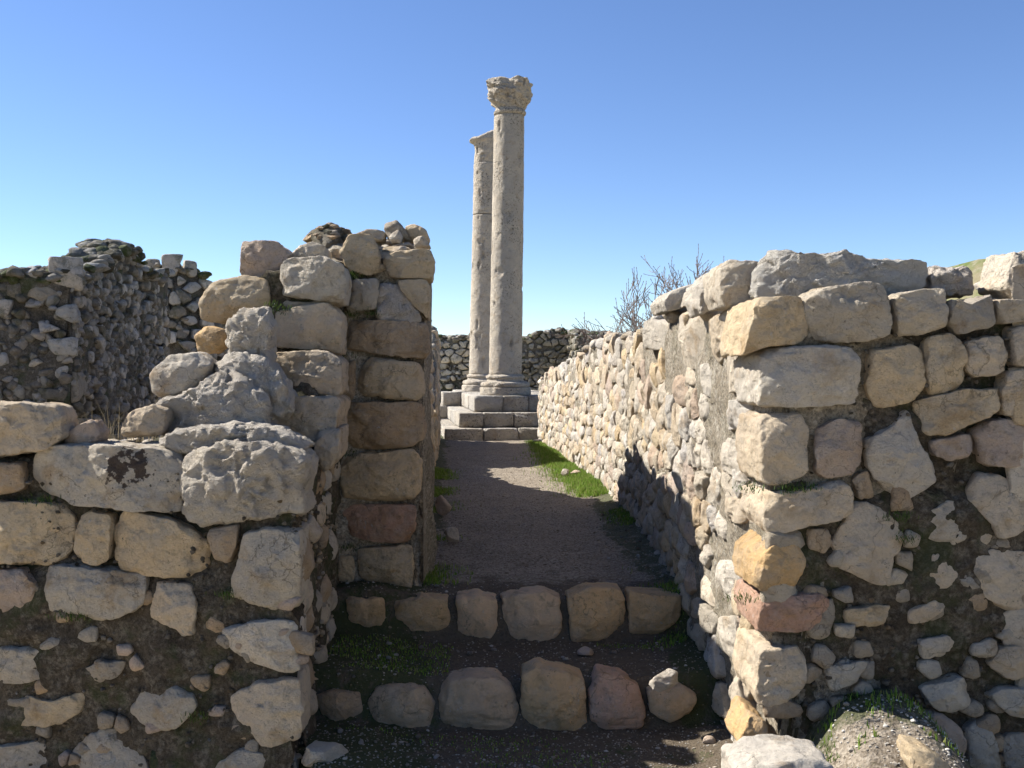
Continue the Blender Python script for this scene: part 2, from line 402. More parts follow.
def core(path, th, z0, top, w_off=.05, ds=.06, dz=.06, amp=.02, topamp=.05, back_dz=.15, col=(.2, .17, .13), seed=0, freq=7, s0=0, s1=None, rec=None):
    s1 = path.L if s1 is None else s1
    ns = max(3, int((s1 - s0) / ds)); S = np.linspace(s0, s1, ns)
    tops = np.array([top(x) for x in S]); H = tops.max() - z0
    nz = max(3, int(H / dz)); nw = max(3, int(th / ds)); nb = max(2, int(H / back_dz))
    tz = np.concatenate([np.linspace(0, 1, nz), np.ones(nw - 1), np.linspace(1, 0, nb)[1:]])
    ww = np.concatenate([np.zeros(nz), np.linspace(0, 1, nw)[1:], np.ones(nb - 1)])
    K = len(tz); SS = np.repeat(S, K)
    Z = z0 + np.tile(tz, ns) * (np.repeat(tops, K) - z0); Wd = w_off + np.tile(ww, ns) * (th - w_off)
    if rec is not None: Wd = Wd + rec[2] * sstep(Z, rec[0], rec[1]) * np.clip(1 - Wd / th * 1.5, 0, 1)
    V = path.map(SS, Z, Wd)
    if ds < .04: V += vfbm(V, 30, 3, seed + 60) * .010
    capm = np.tile((ww > 0.02) & (ww < .98) & (tz > .9), ns)
    V += vfbm(V, freq, 3, seed) * amp + vfbm(V, 1.6, 2, seed + 40) * amp * 1.2
    V[:, 2] += capm * fbm(V, 3.2, 4, seed + 7) * topamp
    idx = np.arange(ns * K).reshape(ns, K)
    a, b, c, d = idx[:-1, :-1], idx[1:, :-1], idx[1:, 1:], idx[:-1, 1:]
    Q = np.stack([a, b, c, d], -1).reshape(-1, 4)
    e0 = idx[0]; e1 = idx[-1]; c0 = len(V); cen0 = V[e0].mean(0); cen1 = V[e1].mean(0)
    V = np.vstack([V, cen0, cen1])
    T = np.concatenate([np.stack([np.full(K, c0), np.roll(e0, -1), e0], 1), np.stack([np.full(K, c0 + 1), e1, np.roll(e1, -1)], 1)])
    if path.side < 0: pass
    else: Q = Q[:, ::-1]; T = T[:, ::-1]
    if path.side < 0: pass
    return V, Q[:, ::-1], T[:, ::-1]
def clip_poly(P, n, d):
    out = []; L = len(P)
    for i in range(L):
        a, b = P[i], P[(i + 1) % L]; da = a @ n - d; db = b @ n - d
        if da <= 0: out.append(a)
        if (da < 0) != (db < 0) and abs(da - db) > 1e-12: out.append(a + (b - a) * da / (da - db))
    return np.array(out)
def cells(s0, s1, z0, z1, dx, dz, rg, jx=.42, jz=.36, sizefn=None):
    pts = []; z = z0; row = 0
    while z < z1:
        x = s0 + (row % 2) * dx * .5
        while x < s1:
            k = sizefn(x, z) if sizefn else 1
            if rg.rand() < 1. / k: pts.append((x + rg.uniform(-jx, jx) * dx, z + rg.uniform(-jz, jz) * dz))
            x += dx
        z += dz; row += 1
    pts = np.array(pts); out = []; asp = dx / dz
    for i, p in enumerate(pts):
        dlt = pts - p; d2 = dlt[:, 0] ** 2 + (dlt[:, 1] * asp) ** 2
        nb = np.where((d2 > 1e-9) & (d2 < (3.2 * dx) ** 2))[0]; nb = nb[np.argsort(d2[nb])][:16]
        h = 1.5 * dx; P = np.array([p + (-h, -h / asp), p + (h, -h / asp), p + (h, h / asp), p + (-h, h / asp)])
        for q in nb:
            dv = np.array([dlt[q, 0], dlt[q, 1] * asp * asp]); mid = p + dlt[q] / 2
            P = clip_poly(P, dv, mid @ dv)
            if len(P) < 3: break
        if len(P) >= 3: out.append(P)
    return out
def rubble(path, s0, s1, z0, top, dx, dz, rg, buf=None, parent=None, nparts=0, cols=('cream', 'pale', 'grey'), gap=(.78, .95), keep=.95,
           proud=(-.02, .03), N=18, nf=3, er=.02, rough=1.3, mat=None, name='stone', sizefn=None, prio=None, dens=None, colfn=None, avoid=None, depth=.10):
    lst = []
    zmax = max(top(s) for s in np.linspace(s0, s1, 40))
    for P in cells(s0, s1, z0, zmax, dx, dz, rg, sizefn=sizefn):
        c = P.mean(0)
        if c[1] > top(c[0]) - dz * .25 or rg.rand() > keep: continue
        if avoid and avoid(c[0], c[1]): continue
        ext = P.max(0) - P.min(0)
        if ext.min() < .25 * min(dx, dz): continue
        P = c + (P - c) * rg.uniform(*gap)
        P = P + rg.uniform(-.06, .06, P.shape) * dx
        lst.append((P, rg.uniform(*proud)))
    if prio and nparts:
        lst.sort(key=lambda e: -prio(e[0]))
    for k, (P, pr) in enumerate(lst):
        SEED[0] += 3; c = P.mean(0); n_ = N; f_ = nf; nn = 3
        if dens: n_, f_, nn = dens(c)
        V, Q, T = stone_local(P, depth, n_, f_, nn, er, .006, SEED[0], rough, 7, .10)
        V[:, 2] -= pr
        Vw = path.map(V[:, 0], V[:, 1], V[:, 2])
        cl = colfn(c, rg) if colfn else cols[rg.randint(len(cols))]
        cl = TINTS[cl] if isinstance(cl, str) else cl
        cl = jit(cl, rg, .12)
        if parent is not None and k < nparts:
            b = Buf(); b.add(Vw, Q, T, cl); b.build(name, mat or M_STONE, parent)
        else: buf.add(Vw, Q, T, cl)
    return len(lst)

# ================================================================== SETTING: ground, hill, path
def grid_mesh(xs, ys, zf):
    X, Y = np.meshgrid(xs, ys); V = np.stack([X.ravel(), Y.ravel(), np.zeros(X.size)], 1)
    V[:, 2] = zf(V[:, 0], V[:, 1]); idx = np.arange(X.size).reshape(X.shape)
    Q = np.stack([idx[:-1, :-1], idx[:-1, 1:], idx[1:, 1:], idx[1:, :-1]], -1).reshape(-1, 4); return V, Q
def zground(x, y):
    z = -.75 + .62 * sstep(y, 5.0, 7.5)
    z = z - .05
    P = np.stack([x, y, x * 0], 1)
    z = z + fbm(P, .5, 3, 3) * .06 * sstep(np.hypot(x, y), 4, 20)
    z = z + 8.9 * sstep(x, 20, 31) * np.exp(-((y - 66) / np.where(y < 66, 14., 90.)) ** 2) + fbm(P, .12, 4, 8) * .35 * sstep(x, 20, 40)
    return z
def warp(n, lim, p=3.2):
    t = np.linspace(-1, 1, n); return np.sign(t) * np.abs(t) ** p * lim
gx = np.unique(np.r_[warp(160, 1500)]); gy = np.unique(np.r_[warp(180, 1500)]) + 12
V, Q = grid_mesh(gx, gy, zground)
b = Buf(); b.add(V, Q); g = b.build('ground', M_GROUND, origin=(0, 0, 0)); tag(g, kind='structure')

LW = lambda y: -.64 - .059 * (y - 6.4)         # passage face of the left wall
def zpath(x, y):
    z = np.where(y > 5.8, -.255 + .24 * sstep(y, 6.10, 6.22), -.50 + .245 * sstep(y, 5.27, 5.40))
    z = z + .02 * sstep(y, 6.5, 9)
    P = np.stack([x, y, x * 0], 1)
    z = z + fbm(P, 1.4, 3, 21) * .018 + fbm(P, 9, 3, 22) * .007
    z = z - .6 * sstep(-x, .93, 1.0) * (1 - sstep(y, 4.75, 4.85))
    z = z + .05 * np.maximum(sstep(x, .8, 1.15), sstep(-x, .55 + .05 * (y - 6.4), .9 + .05 * (y - 6.4)))
    return z
xs = np.arange(-1.75, 1.35, .022); ys = np.concatenate([np.arange(3.0, 8, .022), np.arange(8, 22, .05)])
V, Q = grid_mesh(xs, ys, zpath)
x, y = V[:, 0], V[:, 1]
Pn = np.stack([x, y, x * 0], 1); wob = fbm(Pn, 1.1, 4, 31) * .16
xr = np.interp(y, [4.3, 6.1, 9, 12, 16, 19.6], [1.09, 1.06, 1.10, 1.05, .80, .52])
gw = np.interp(y, [5, 9, 10.5, 14, 19], [.08, .12, .18, .30, .14])
grassR = sstep(x + wob * .8, xr - gw - .14, xr - gw + .05) * (y > 5.2) * np.interp(y, [6, 9, 10], [.6, .75, 1])
grassL = sstep(-(x - LW(y)) + wob * .6, -.26, -.02) * np.where(y < 6.3, .62, .9)
stepsoil = (1 - sstep(y, 6.2, 7.0)) * .75
col = np.stack([np.clip(stepsoil + .25 * (1 - sstep(y, 7, 10)), 0, 1), np.clip(np.maximum(grassR, grassL * .9) + .24 * (y < 6.15) * (.5 + fbm(Pn, 2.3, 3, 5)), 0, 1), x * 0], 1)
b = Buf(); b.add(V, Q, None, col); g = b.build('path', M_PATH, origin=(0, 0, 0)); tag(g, kind='structure')

# ================================================================== RIGHT WALL
right = empty('stone_wall', (1.5, 4.7, -.5), 'pale sunlit rubble wall right of the path, with big squared blocks at its near end', 'wall', None)
PR = Plane(768, 4.3, 1024, 4.34, B=(-.02, 1))
RFRONT = Path([(1.20, 4.32), (4.6, 4.42)], side=1)
RSIDE = Path([(1.125, 4.34), (1.085, 4.9), (1.06, 6.1), (1.10, 9.0), (1.05, 12), (.80, 16), (.52, 19.6)], side=-1)
def rtop(s):
    y = 4.34 + s; return float(np.interp(y, [4.3, 5.0, 5.6, 7, 8.4, 9, 10.5, 12.7, 15, 17.5, 19.6], [1.66, 1.72, 1.78, 1.84, 1.83, 1.72, 1.80, 1.75, 1.56, 1.42, 1.22])) - .03
buf = Buf()
V, Q, T = core(RFRONT, 1.0, -.9, lambda s: float(np.interp(s, [0, .5, 1.2, 3.5], [1.62, 1.66, 1.66, 1.72])), w_off=.035, ds=.022, dz=.022, amp=.030, topamp=.04, seed=11, rec=(.75, .95, .07))
buf.add(V, Q, T); buf.build('mortar_core', M_CORE, right)
buf = Buf()
V, Q, T = core(RSIDE, .85, -.8, lambda s: rtop(s) - .06, w_off=.028, ds=.035, dz=.03, amp=.018, topamp=.05, seed=12, s0=.04)
buf.add(V, Q, T); buf.build('mortar_core', M_CORE_LIT, right)
RF = [ # outline, tint, w0, depth
 ([(757,296),(805,295),(812,315),(814,335),(800,345),(770,346),(746,357),(750,330)],'gold',0,.52),
 ([(809,297),(830,285),(875,280),(889,285),(897,312),(893,335),(860,343),(820,341),(812,320)],'grey',-.02,.4),
 ([(898,293),(947,286),(951,300),(951,325),(925,335),(903,338)],'grey',0,.4),
 ([(953,298),(975,304),(997,292),(998,326),(961,335),(953,320)],'dim',0,.35),
 ([(1000,298),(1024,300),(1045,300),(1045,318),(1005,324)],'grey',0,.35),
 ([(765,354),(775,347),(855,346),(862,355),(866,385),(865,405),(830,407),(780,409),(763,405),(762,375)],'pale',-.02,.50),
 ([(872,350),(915,343),(930,352),(931,385),(920,402),(880,410),(869,385)],'gold',0,.3),
 ([(930,338),(957,332),(968,345),(970,380),(960,393),(935,395),(930,375)],'gold',0,.3),
 ([(968,341),(1005,333),(1013,350),(1010,372),(980,378),(968,368)],'cream',0,.3),
 ([(1015,326),(1045,325),(1045,365),(1018,367)],'cream',0,.3),
 ([(763,418),(772,414),(802,412),(812,428),(814,450),(810,473),(788,487),(767,485),(762,460)],'cream',0,.46),
 ([(817,430),(840,420),(866,420),(867,462),(855,475),(830,480),(819,475)],'mauve',0,.25),
 ([(870,440),(895,428),(915,410),(920,430),(941,470),(937,485),(907,504),(880,482),(872,465)],'pale',-.01,.25),
 ([(918,402),(965,390),(1007,388),(1002,413),(975,424),(948,437),(928,437)],'gold',0,.25),
 ([(1010,370),(1045,370),(1045,417),(1008,417),(1006,395)],'cream',0,.25),
 ([(933,440),(973,433),(978,443),(969,459),(951,462),(937,456)],'mauve',.01,.2),
 ([(978,430),(998,420),(1045,420),(1045,465),(1000,469),(987,462)],'mauve',0,.25),
 ([(770,495),(800,492),(845,481),(857,492),(856,520),(815,527),(775,538),(766,520)],'cream',-.01,.48),
 ([(838,560),(835,545),(860,502),(875,504),(905,522),(913,538),(900,560),(888,590),(872,585),(838,568)],'cream',0,.25),
 ([(760,558),(775,545),(797,540),(810,562),(802,580),(795,592),(757,594),(757,575)],'ochre',0,.44),
 ([(808,530),(830,528),(836,545),(825,555),(810,550)],'brown',.03,.1),
 ([(924,515),(950,500),(965,505),(966,530),(950,545),(930,540)],'grey',.01,.2),
 ([(975,490),(985,475),(1005,474),(1030,490),(1040,530),(1000,540),(990,520),(975,505)],'cream',0,.2),
 ([(933,555),(945,552),(962,578),(945,594),(932,590)],'cream',.01,.15),
 ([(973,562),(985,552),(1024,550),(1045,560),(1045,612),(1010,614),(985,596)],'cream',0,.2),
 ([(763,600),(820,594),(834,603),(830,622),(812,633),(761,636),(759,615)],'red',0,.46),
 ([(762,652),(809,648),(811,665),(806,690),(795,702),(764,712),(757,695)],'cream',0,.46),
 ([(845,612),(880,605),(895,607),(885,628),(847,630)],'gold',.02,.12),
 ([(910,613),(938,600),(949,610),(928,624),(911,627)],'cream',.01,.12),
 ([(920,643),(950,636),(960,644),(955,653),(925,662)],'pale',.01,.12),
 ([(827,668),(874,661),(855,685),(832,694)],'grey',.02,.12),
 ([(923,690),(968,678),(979,706),(958,718),(935,712)],'pale',.0,.15),
 ([(993,668),(1005,648),(1030,645),(1040,680),(1012,684)],'cream',0,.15),
 ([(993,700),(1005,690),(1045,690),(1045,720),(1015,719)],'grey',0,.15),
 ([(912,720),(945,716),(967,732),(971,770),(935,785),(925,745)],'mauve',-.03,.2),
 ([(971,735),(985,722),(999,738),(1003,785),(972,785)],'grey',-.01,.2),
 ([(1006,740),(1030,735),(1045,745),(1045,790),(1008,785)],'dim',0,.2),
 ([(738,745),(752,716),(770,726),(765,748),(748,756)],'ochre',-.02,.3),
 ([(812,604),(836,598),(838,622),(830,640),(815,636)],'dim',.035,.1),
 ([(870,470),(878,500),(860,500),(852,478)],'brown',.04,.1),
]
for px, t, w, d in RF:
    put(px, PR, right, w0=w, depth=d, tint=t)
def embed(buf, path, s0, s1, z0, z1, w, n, rg, sz, cols):
    pts = []; ss = []
    for k in range(n):
        pts.append(path.map([rg.uniform(s0, s1)], [rg.uniform(z0, z1)], [w + rg.uniform(-.012, .02)])[0]); ss.append(rg.uniform(*sz))
    scatter(buf, pts, ss, rg, 2, cols, flat=.9)
# stones off the right edge of the frame so that the wall carries on
rg = np.random.RandomState(5); buf = Buf()
rubble(RFRONT, 1.25, 3.4, -.7, lambda s: 1.72, .24, .19, rg, buf, cols=('cream', 'grey', 'gold', 'pale'), N=30, nf=5, proud=(.02, .05), gap=(.85, .95), avoid=lambda s, z: s < 1.14)
embed(buf, RFRONT, .0, 1.3, -.6, 1.6, .045, 900, rg, (.005, .018), ((.17, .14, .10), (.24, .20, .15), (.12, .10, .07)))
def filler(s, z):
    return False
rubble(RFRONT, .02, 1.1, -.55, lambda s: .85, .10, .08, rg, buf, cols=('brown', 'dim', 'dim', 'grey'), N=16, nf=3, proud=(-.032, -.008), keep=.38, depth=.06)
# passage side
def near_quoin(s, z): return s < .42
def rcol(c, rg):
    return ['pale', 'white', 'white', 'white', 'pale', 'cream', 'mauve', 'plast', 'pale', 'grey', 'cream', 'gold'][rg.randint(12)]
def rdens(c):
    y = 4.34 + c[0]
    return (40, 7, 4) if y < 7 else ((32, 6, 3) if y < 10 else (24, 4, 3))
big = []
PSN = Plane(768, 4.3, 512 + 1000 * 1.055 / 6.1, 6.1, B=(1, .03))
SIDEBIG = [
 ([(658,318),(685,310),(702,318),(705,345),(702,365),(692,372),(677,365),(662,350)],'pale'),
 ([(706,322),(724,306),(722,352),(709,368)],'cream'),
 ([(661,306),(670,292),(702,281),(702,302),(690,307)],'pale'),
 ([(716,362),(735,360),(744,363),(741,395),(722,392)],'pale'),
 ([(721,398),(738,402),(737,430),(716,430)],'white'),
 ([(633,322),(655,318),(657,352),(640,350),(630,338)],'pale'),
 ([(712,435),(735,440),(735,480),(716,470)],'pale'),
 ([(716,495),(734,500),(735,525),(720,520)],'cream'),
 ([(708,560),(728,560),(729,600),(714,598)],'white'),
 ([(713,618),(729,615),(731,660),(720,665)],'white'),
 ([(722,680),(736,672),(738,715),(726,712)],'pale'),
]
occ = []
for px, t in SIDEBIG:
    uv = PSN.uv(px); occ.append((uv[:, 0].min() - .05, uv[:, 0].max() + .05, uv[:, 1].min() - .03, uv[:, 1].max() + .03))
    put(px, PSN, right, w0=-.035, depth=.22, tint=t, rough=1.1)
def avoid(s, z):
    if s < .34: return True
    return any(a < s < b_ and c < z < d for a, b_, c, d in occ)
rg = np.random.RandomState(17)
buf2 = Buf()
def prio(P):
    y = 4.34 + P[:, 0].mean(); return (P[:, 0].max() - P[:, 0].min()) * (P[:, 1].max() - P[:, 1].min()) / y ** 3 * (3 if False else 1)
nfront = len(RF) + len(SIDEBIG)
rubble(RSIDE, .2, RSIDE.L, -.45, lambda s: rtop(s), .205, .150, rg, buf2, parent=right, nparts=98 - nfront, colfn=rcol, prio=prio, dens=rdens, gap=(.86, 1.04), keep=.94,
       proud=(-.004, .026), avoid=avoid, sizefn=lambda s, z: (1.7 if z > 1.1 else 1.0) * (1 + .9 * max(0, math.sin(s * 3.1 + z * 2) * math.sin(z * 5.3 - s))), er=.007, rough=1.25)
# rubble along the wall top
rg = np.random.RandomState(3); pts = []; sz = []
for k in range(420):
    s = rg.uniform(.6, RSIDE.L); w = rg.uniform(.02, .8); p = RSIDE.map([s], [rtop(s) - .03 + rg.uniform(-.03, .04)], [w])[0]; pts.append(p); sz.append(rg.uniform(.05, .15))
scatter(buf2, pts, sz, rg, 2, ('pale', 'cream', 'white', 'grey'))
pts = []; sz = []
for k in range(90):
    s = rg.uniform(.9, 3.4); p = RFRONT.map([s], [1.70 + rg.uniform(-.02, .02)], [rg.uniform(.22, .95)])[0]; pts.append(p); sz.append(rg.uniform(.03, .08))
scatter(buf2, pts, sz, rg, 2, ('white', 'pale', 'plast'))
o = buf2.build('stone', M_STONE, right); o['kind'] = 'stuff'
o = buf.build('small_stone', M_STONE, right); o['kind'] = 'stuff'
# mortar capping and blocks lying on the wall top
put([(766,262),(775,250),(793,247),(808,252),(826,256),(845,251),(875,256),(905,258),(933,257),(937,276),(925,290),(890,294),(840,297),(790,300),(763,296)], PR, right, w0=.22, depth=.30, tint=(.82,.76,.65), name='mortar_cap', mat=M_PLASTER, rough=1.5, cuts=3, soft=.12, label='long whitish crumbling mortar cap')
put([(934,268),(950,265),(970,266),(976,275),(975,294),(934,296)], PR, right, w0=.34, depth=.28, tint='plast', name='mortar_cap', mat=M_PLASTER, rough=1.5)
put([(722,268),(732,259),(764,259),(769,277),(767,300),(728,308),(722,290)], PR, None, w0=.42, depth=.42, tint='pale', label='pale angular block on the right wall corner, left of the long mortar cap', name='loose_stone', cuts=12)
put([(700,284),(716,268),(724,272),(722,300),(706,316),(700,304)], PR, None, w0=.95, depth=.4, tint='white', label='white lumpy block on the right wall top just behind the angular corner block', name='loose_stone', rough=1.5)
put([(664,300),(672,290),(700,281),(706,292),(703,303),(668,312)], PR, None, w0=2.2, depth=.6, tint='pale', label='smooth rounded boulder on the right wall top in front of the bare bush', name='loose_stone')
put([(1014,262),(1018,250),(1035,248),(1048,262),(1048,300),(1022,298),(1008,288)], PR, None, w0=.20, depth=.3, tint='pale', label='upright pale boulder on the right wall top, cut by the right picture edge', name='loose_stone', rough=1.4)
put([(993,281),(1005,276),(1014,276),(1012,286),(995,287)], PR, None, w0=.55, depth=.2, tint='white', label='small flat white stone on the right wall top below the distant green hill', name='loose_stone')

# gravel mound at the foot of the right wall
def zm(x, y):
    P = np.stack([x, y, x * 0], 1)
    t = sstep(x, 1.0, 1.42) * (1 - sstep(x, 1.62, 2.25))
    z = -.62 + (.50 * sstep(y, 3.0, 4.25)) * t + .10 * sstep(x, 1.2, 1.6)
    return z + fbm(P, 3, 3, 77) * .02 + fbm(P, 14, 3, 78) * .008
xs = np.arange(.95, 3.4, .02); ys = np.arange(2.6, 4.42, .02)
V, Q = grid_mesh(xs, ys, zm)
cc = np.stack([V[:, 0] * 0 + .35, .22 + .5 * sstep(V[:, 1] + .3 * V[:, 0], 4.45, 4.75), V[:, 0] * 0], 1)
b = Buf(); b.add(V, Q, None, cc); tag(b.build('bank', M_PATH, origin=(0, 0, 0)), kind='structure')
PM = Plane(768, 3.95, 1024, 3.95, B=(0, 1))
put([(738,778),(760,768),(802,765),(838,772),(850,800),(845,840),(740,840)], PM, None, depth=.33, tint='white', label='sunlit whitish stone at the very foot of the right wall corner', name='loose_stone', er=.02, w0=-.27, rough=.7, cuts=4)
put([(915,752),(935,755),(955,768),(955,800),(915,800)], PM, None, depth=.2, tint='gold', label='yellowish stone half buried in the gravel bank, at the bottom picture edge', name='loose_stone', er=.03, w0=-.15)

# ================================================================== NEAR LEFT WALL
left = empty('stone_wall', (-1.6, 5.3, -.5), 'shaded stepped-down wall of cream blocks in the left foreground, dark lichen on its top slab', 'wall', None)
PL = Plane(0, 4.96, 300, 4.66, B=(-.06, 1))
pL0 = PL.P + PL.T * -2.2; pL1 = PL.P + PL.T * (np.linalg.norm(np.array([(300 - HU) / F * 4.66, 4.66]) - PL.P) - .03)
LFRONT = Path([pL0, pL1], side=1, inw=(-.075, 1))
buf = Buf()
V, Q, T = core(LFRONT, 1.6, -.95, lambda s: .93, w_off=.05, ds=.035, dz=.03, amp=.028, topamp=.05, seed=31, rec=(.3, .5, .06)); buf.add(V, Q, T)
buf.build('mortar_core', M_CORE, left)
P56 = Path([(-1.98, 5.55), (-1.5, 5.54)], side=1); buf = Buf()
V, Q, T = core(P56, .95, .7, lambda s: float(np.interp(s, [0, .15, .35, .9], [1.0, 1.15, 1.22, 1.22])), w_off=.02, ds=.035, dz=.03, amp=.02, seed=32); buf.add(V, Q, T)
buf.build('mortar_core', M_CORE, left)
P60 = Path([(-1.66, 6.02), (-1.11, 5.98)], side=1); buf = Buf()
V, Q, T = core(P60, .7, 1.0, lambda s: float(np.interp(s, [0, .2, .5, .62], [1.86, 2.0, 2.02, 1.98])), w_off=.02, ds=.035, dz=.03, amp=.02, seed=33); buf.add(V, Q, T)
buf.build('mortar_core', M_CORE, left)
c3 = PL.uv([(127, 466)])[0]; c3w = PL.world(np.array([[c3[0], c3[1], 0.]]))[0]
M_SLAB = stone_mat('lichen_stained_limestone', patch=(tuple(c3w), .18))
LFS = [
 ([(-30,463),(18,464),(20,490),(0,497),(-30,497)],'brown',0,.3,M_STONE),
 ([(22,462),(30,450),(70,444),(120,446),(172,451),(178,472),(175,516),(150,515),(70,507),(25,497),(21,477)],'grey',-.03,.42,M_SLAB),
 ([(-50,503),(0,503),(57,506),(68,520),(67,550),(60,562),(40,569),(-50,567)],'gold',0,.3,M_STONE),
 ([(76,516),(86,512),(111,515),(107,562),(94,568),(68,560)],'gold',0,.3,M_STONE),
 ([(117,512),(160,517),(185,530),(205,545),(204,565),(197,581),(165,580),(120,574),(109,562),(110,530)],'gold',-.01,.3,M_STONE),
 ([(206,530),(237,525),(235,545),(229,566),(215,562),(208,543)],'brown',.01,.2,M_STONE),
 ([(240,535),(270,527),(299,533),(300,560),(298,612),(280,616),(255,610),(226,604),(228,580),(234,555)],'grey',-.02,.35,M_STONE),
 ([(216,634),(250,622),(298,624),(298,678),(265,671),(232,658),(222,645)],'pale',-.01,.3,M_STONE),
 ([(228,700),(250,686),(299,680),(302,715),(300,742),(290,752),(262,755),(250,738),(230,722)],'cream',-.01,.3,M_STONE),
 ([(190,775),(240,752),(258,757),(292,765),(296,800),(190,800)],'grey',0,.25,M_STONE),
 ([(-30,572),(18,570),(32,585),(33,610),(0,612),(-30,612)],'mauve',0,.25,M_STONE),
 ([(37,571),(60,566),(100,570),(143,576),(142,605),(128,615),(103,623),(60,620),(38,615)],'grey',-.02,.25,M_STONE),
 ([(152,583),(190,586),(195,608),(191,640),(172,634),(145,618)],'cream',0,.2,M_STONE),
 ([(-30,650),(37,649),(52,663),(48,678),(25,686),(-30,684)],'grey',0,.2,M_STONE),
 ([(78,672),(98,663),(125,664),(117,678),(100,685),(82,682)],'dim',.02,.12,M_STONE),
 ([(6,720),(17,697),(48,702),(82,694),(78,715),(60,727),(10,729)],'gold',0,.15,M_STONE),
 ([(124,716),(142,690),(158,681),(192,697),(195,710),(178,728),(162,737),(140,730)],'grey',0,.15,M_STONE),
 ([(56,770),(62,755),(95,730),(135,738),(147,770),(147,800),(56,800)],'grey',0,.2,M_STONE),
 ([(-30,748),(40,745),(44,770),(44,800),(-30,800)],'grey',0,.2,M_STONE),
]
for px, t, w, d, m in LFS: put(px, PL, left, w0=w, depth=d, tint=t, mat=m)
put([(178,456),(195,446),(225,441),(262,446),(303,456),(304,475),(298,490),(302,520),(250,522),(200,527),(180,520),(176,500)], PL, left, w0=-.01, depth=.5, tint=(.74,.64,.50), name='mortar_patch', mat=M_PLASTER, rough=1.9, cuts=4, er=.03)
put([(152,404),(165,396),(185,388),(205,373),(225,366),(245,380),(264,395),(266,440),(240,446),(200,444),(165,442),(150,430)], PL, left, w0=.45, depth=.55, tint=(.80,.71,.58), name='mortar_patch', mat=M_PLASTER, rough=1.9, cuts=5, er=.04)
put([(224,322),(238,311),(263,308),(270,325),(267,350),(273,385),(262,398),(245,385),(229,372),(222,345)], PL, left, w0=.78, depth=.25, tint=(.80,.72,.60), name='mortar_patch', mat=M_PLASTER, rough=2.2, cuts=5, er=.03)
put([(206,364),(232,352),(262,358),(284,384),(292,412),(262,430),(228,402)], PL, left, w0=.60, depth=.35, tint=(.80,.72,.60), name='mortar_patch', mat=M_PLASTER, rough=1.9, cuts=5, er=.03)
put([(150,440),(180,430),(230,424),(275,432),(305,452),(262,462),(190,458)], PL, left, w0=.10, depth=.5, tint=(.80,.71,.58), name='mortar_patch', mat=M_PLASTER, rough=1.9, cuts=4, er=.03)
put([(117,430),(128,412),(150,405),(165,412),(160,435),(120,440)], PL, left, w0=.32, depth=.3, tint='cream', rough=1.3)
PU = Plane(196, 5.98, 341, 5.88, B=(-.06, 1))
UPS = [
 ([(278,265),(285,257),(322,255),(341,263),(346,278),(341,304),(293,298),(278,294)],'grey',-.02,.42,M_STONE),
 ([(272,310),(299,305),(328,302),(341,313),(340,355),(322,350),(300,349),(272,347)],'cream',-.01,.40,M_STONE),
 ([(266,352),(325,349),(341,360),(340,394),(328,399),(266,394)],'cream',-.16,.5,M_STONE),
 ([(264,397),(330,396),(338,402),(333,440),(315,448),(264,447)],'cream',-.38,.7,M_STONE),
 ([(316,432),(340,428),(338,460),(322,475),(312,460)],'cream',-.42,.5,M_STONE),
 ([(270,450),(310,450),(315,470),(300,480),(270,475)],'grey',-.5,.4,M_STONE),
 ([(281,300),(300,302),(330,300),(330,308),(283,310)],'dim',.05,.3,M_STONE),
]
for px, t, w, d, m in UPS: put(px, PU, left, w0=w, depth=d, tint=t, mat=m)
buf = Buf(); rg = np.random.RandomState(44)
LSIDE = Path([(-.99, 4.70), (-1.085, 6.25), (-1.1, 6.6)], side=1)
V, Q, T = core(LSIDE, .35, -.8, lambda s: float(np.interp(s, [0, .6, .95, 1.1, 1.6], [.84, .90, .98, 1.3, 1.75])), w_off=.03, ds=.03, dz=.03, amp=.03, seed=35, s0=0.2); buf.add(V, Q, T)
buf.build('mortar_core', M_CORE, left); buf = Buf()
rubble(LSIDE, .40, 1.6, -.5, lambda s: float(np.interp(s, [0, .8, 1.1, 1.6], [.85, .95, 1.2, 1.9])), .22, .16, rg, buf, parent=left, nparts=60, cols=('cream', 'dim', 'grey', 'brown'), keep=.7, N=30, nf=5, proud=(-.01, .02), gap=(.75, .92))
embed(buf, LSIDE, .1, 1.6, -.5, .9, .03, 420, rg, (.006, .024), ('brown', 'dim', (.2, .16, .11)))
embed(buf, LFRONT, 1.9, LFRONT.L, -.6, .9, .055, 800, rg, (.005, .018), ((.17, .14, .10), (.24, .20, .15), (.12, .10, .07)))
# rest of the wall off the left edge + small stones in the mortar
rubble(LFRONT, .1, 2.2, -.75, lambda s: .9, .26, .20, rg, buf, cols=('cream', 'grey', 'gold'), N=30, nf=5, proud=(.03, .05), gap=(.85, .95), avoid=lambda s, z: s > 2.05)
rubble(LFRONT, 2.3, LFRONT.L, -.6, lambda s: .4, .09, .07, rg, buf, cols=('brown', 'dim', 'mauve'), N=16, nf=3, proud=(-.036, -.014), keep=.19, depth=.06)
pts = []; sz = []
for k in range(260):
    s = rg.uniform(.2, LFRONT.L); w = rg.uniform(.2, 1.3); p = LFRONT.map([s], [.94 + rg.uniform(-.02, .03)], [w])[0]
    pts.append(p); sz.append(rg.uniform(.02, .07))
scatter(buf, pts, sz, rg, 2, ('cream', 'pale', 'plast', 'white'))
pts = []; sz = []
for k in range(120):
    s = rg.uniform(.05, .45); p = P56.map([s], [float(np.interp(s, [0, .15, .35, .9], [1.0, 1.15, 1.22, 1.22]))], [rg.uniform(.03, .5)])[0]; pts.append(p); sz.append(rg.uniform(.03, .08))
scatter(buf, pts, sz, rg, 2, ('cream', 'pale', 'plast'))
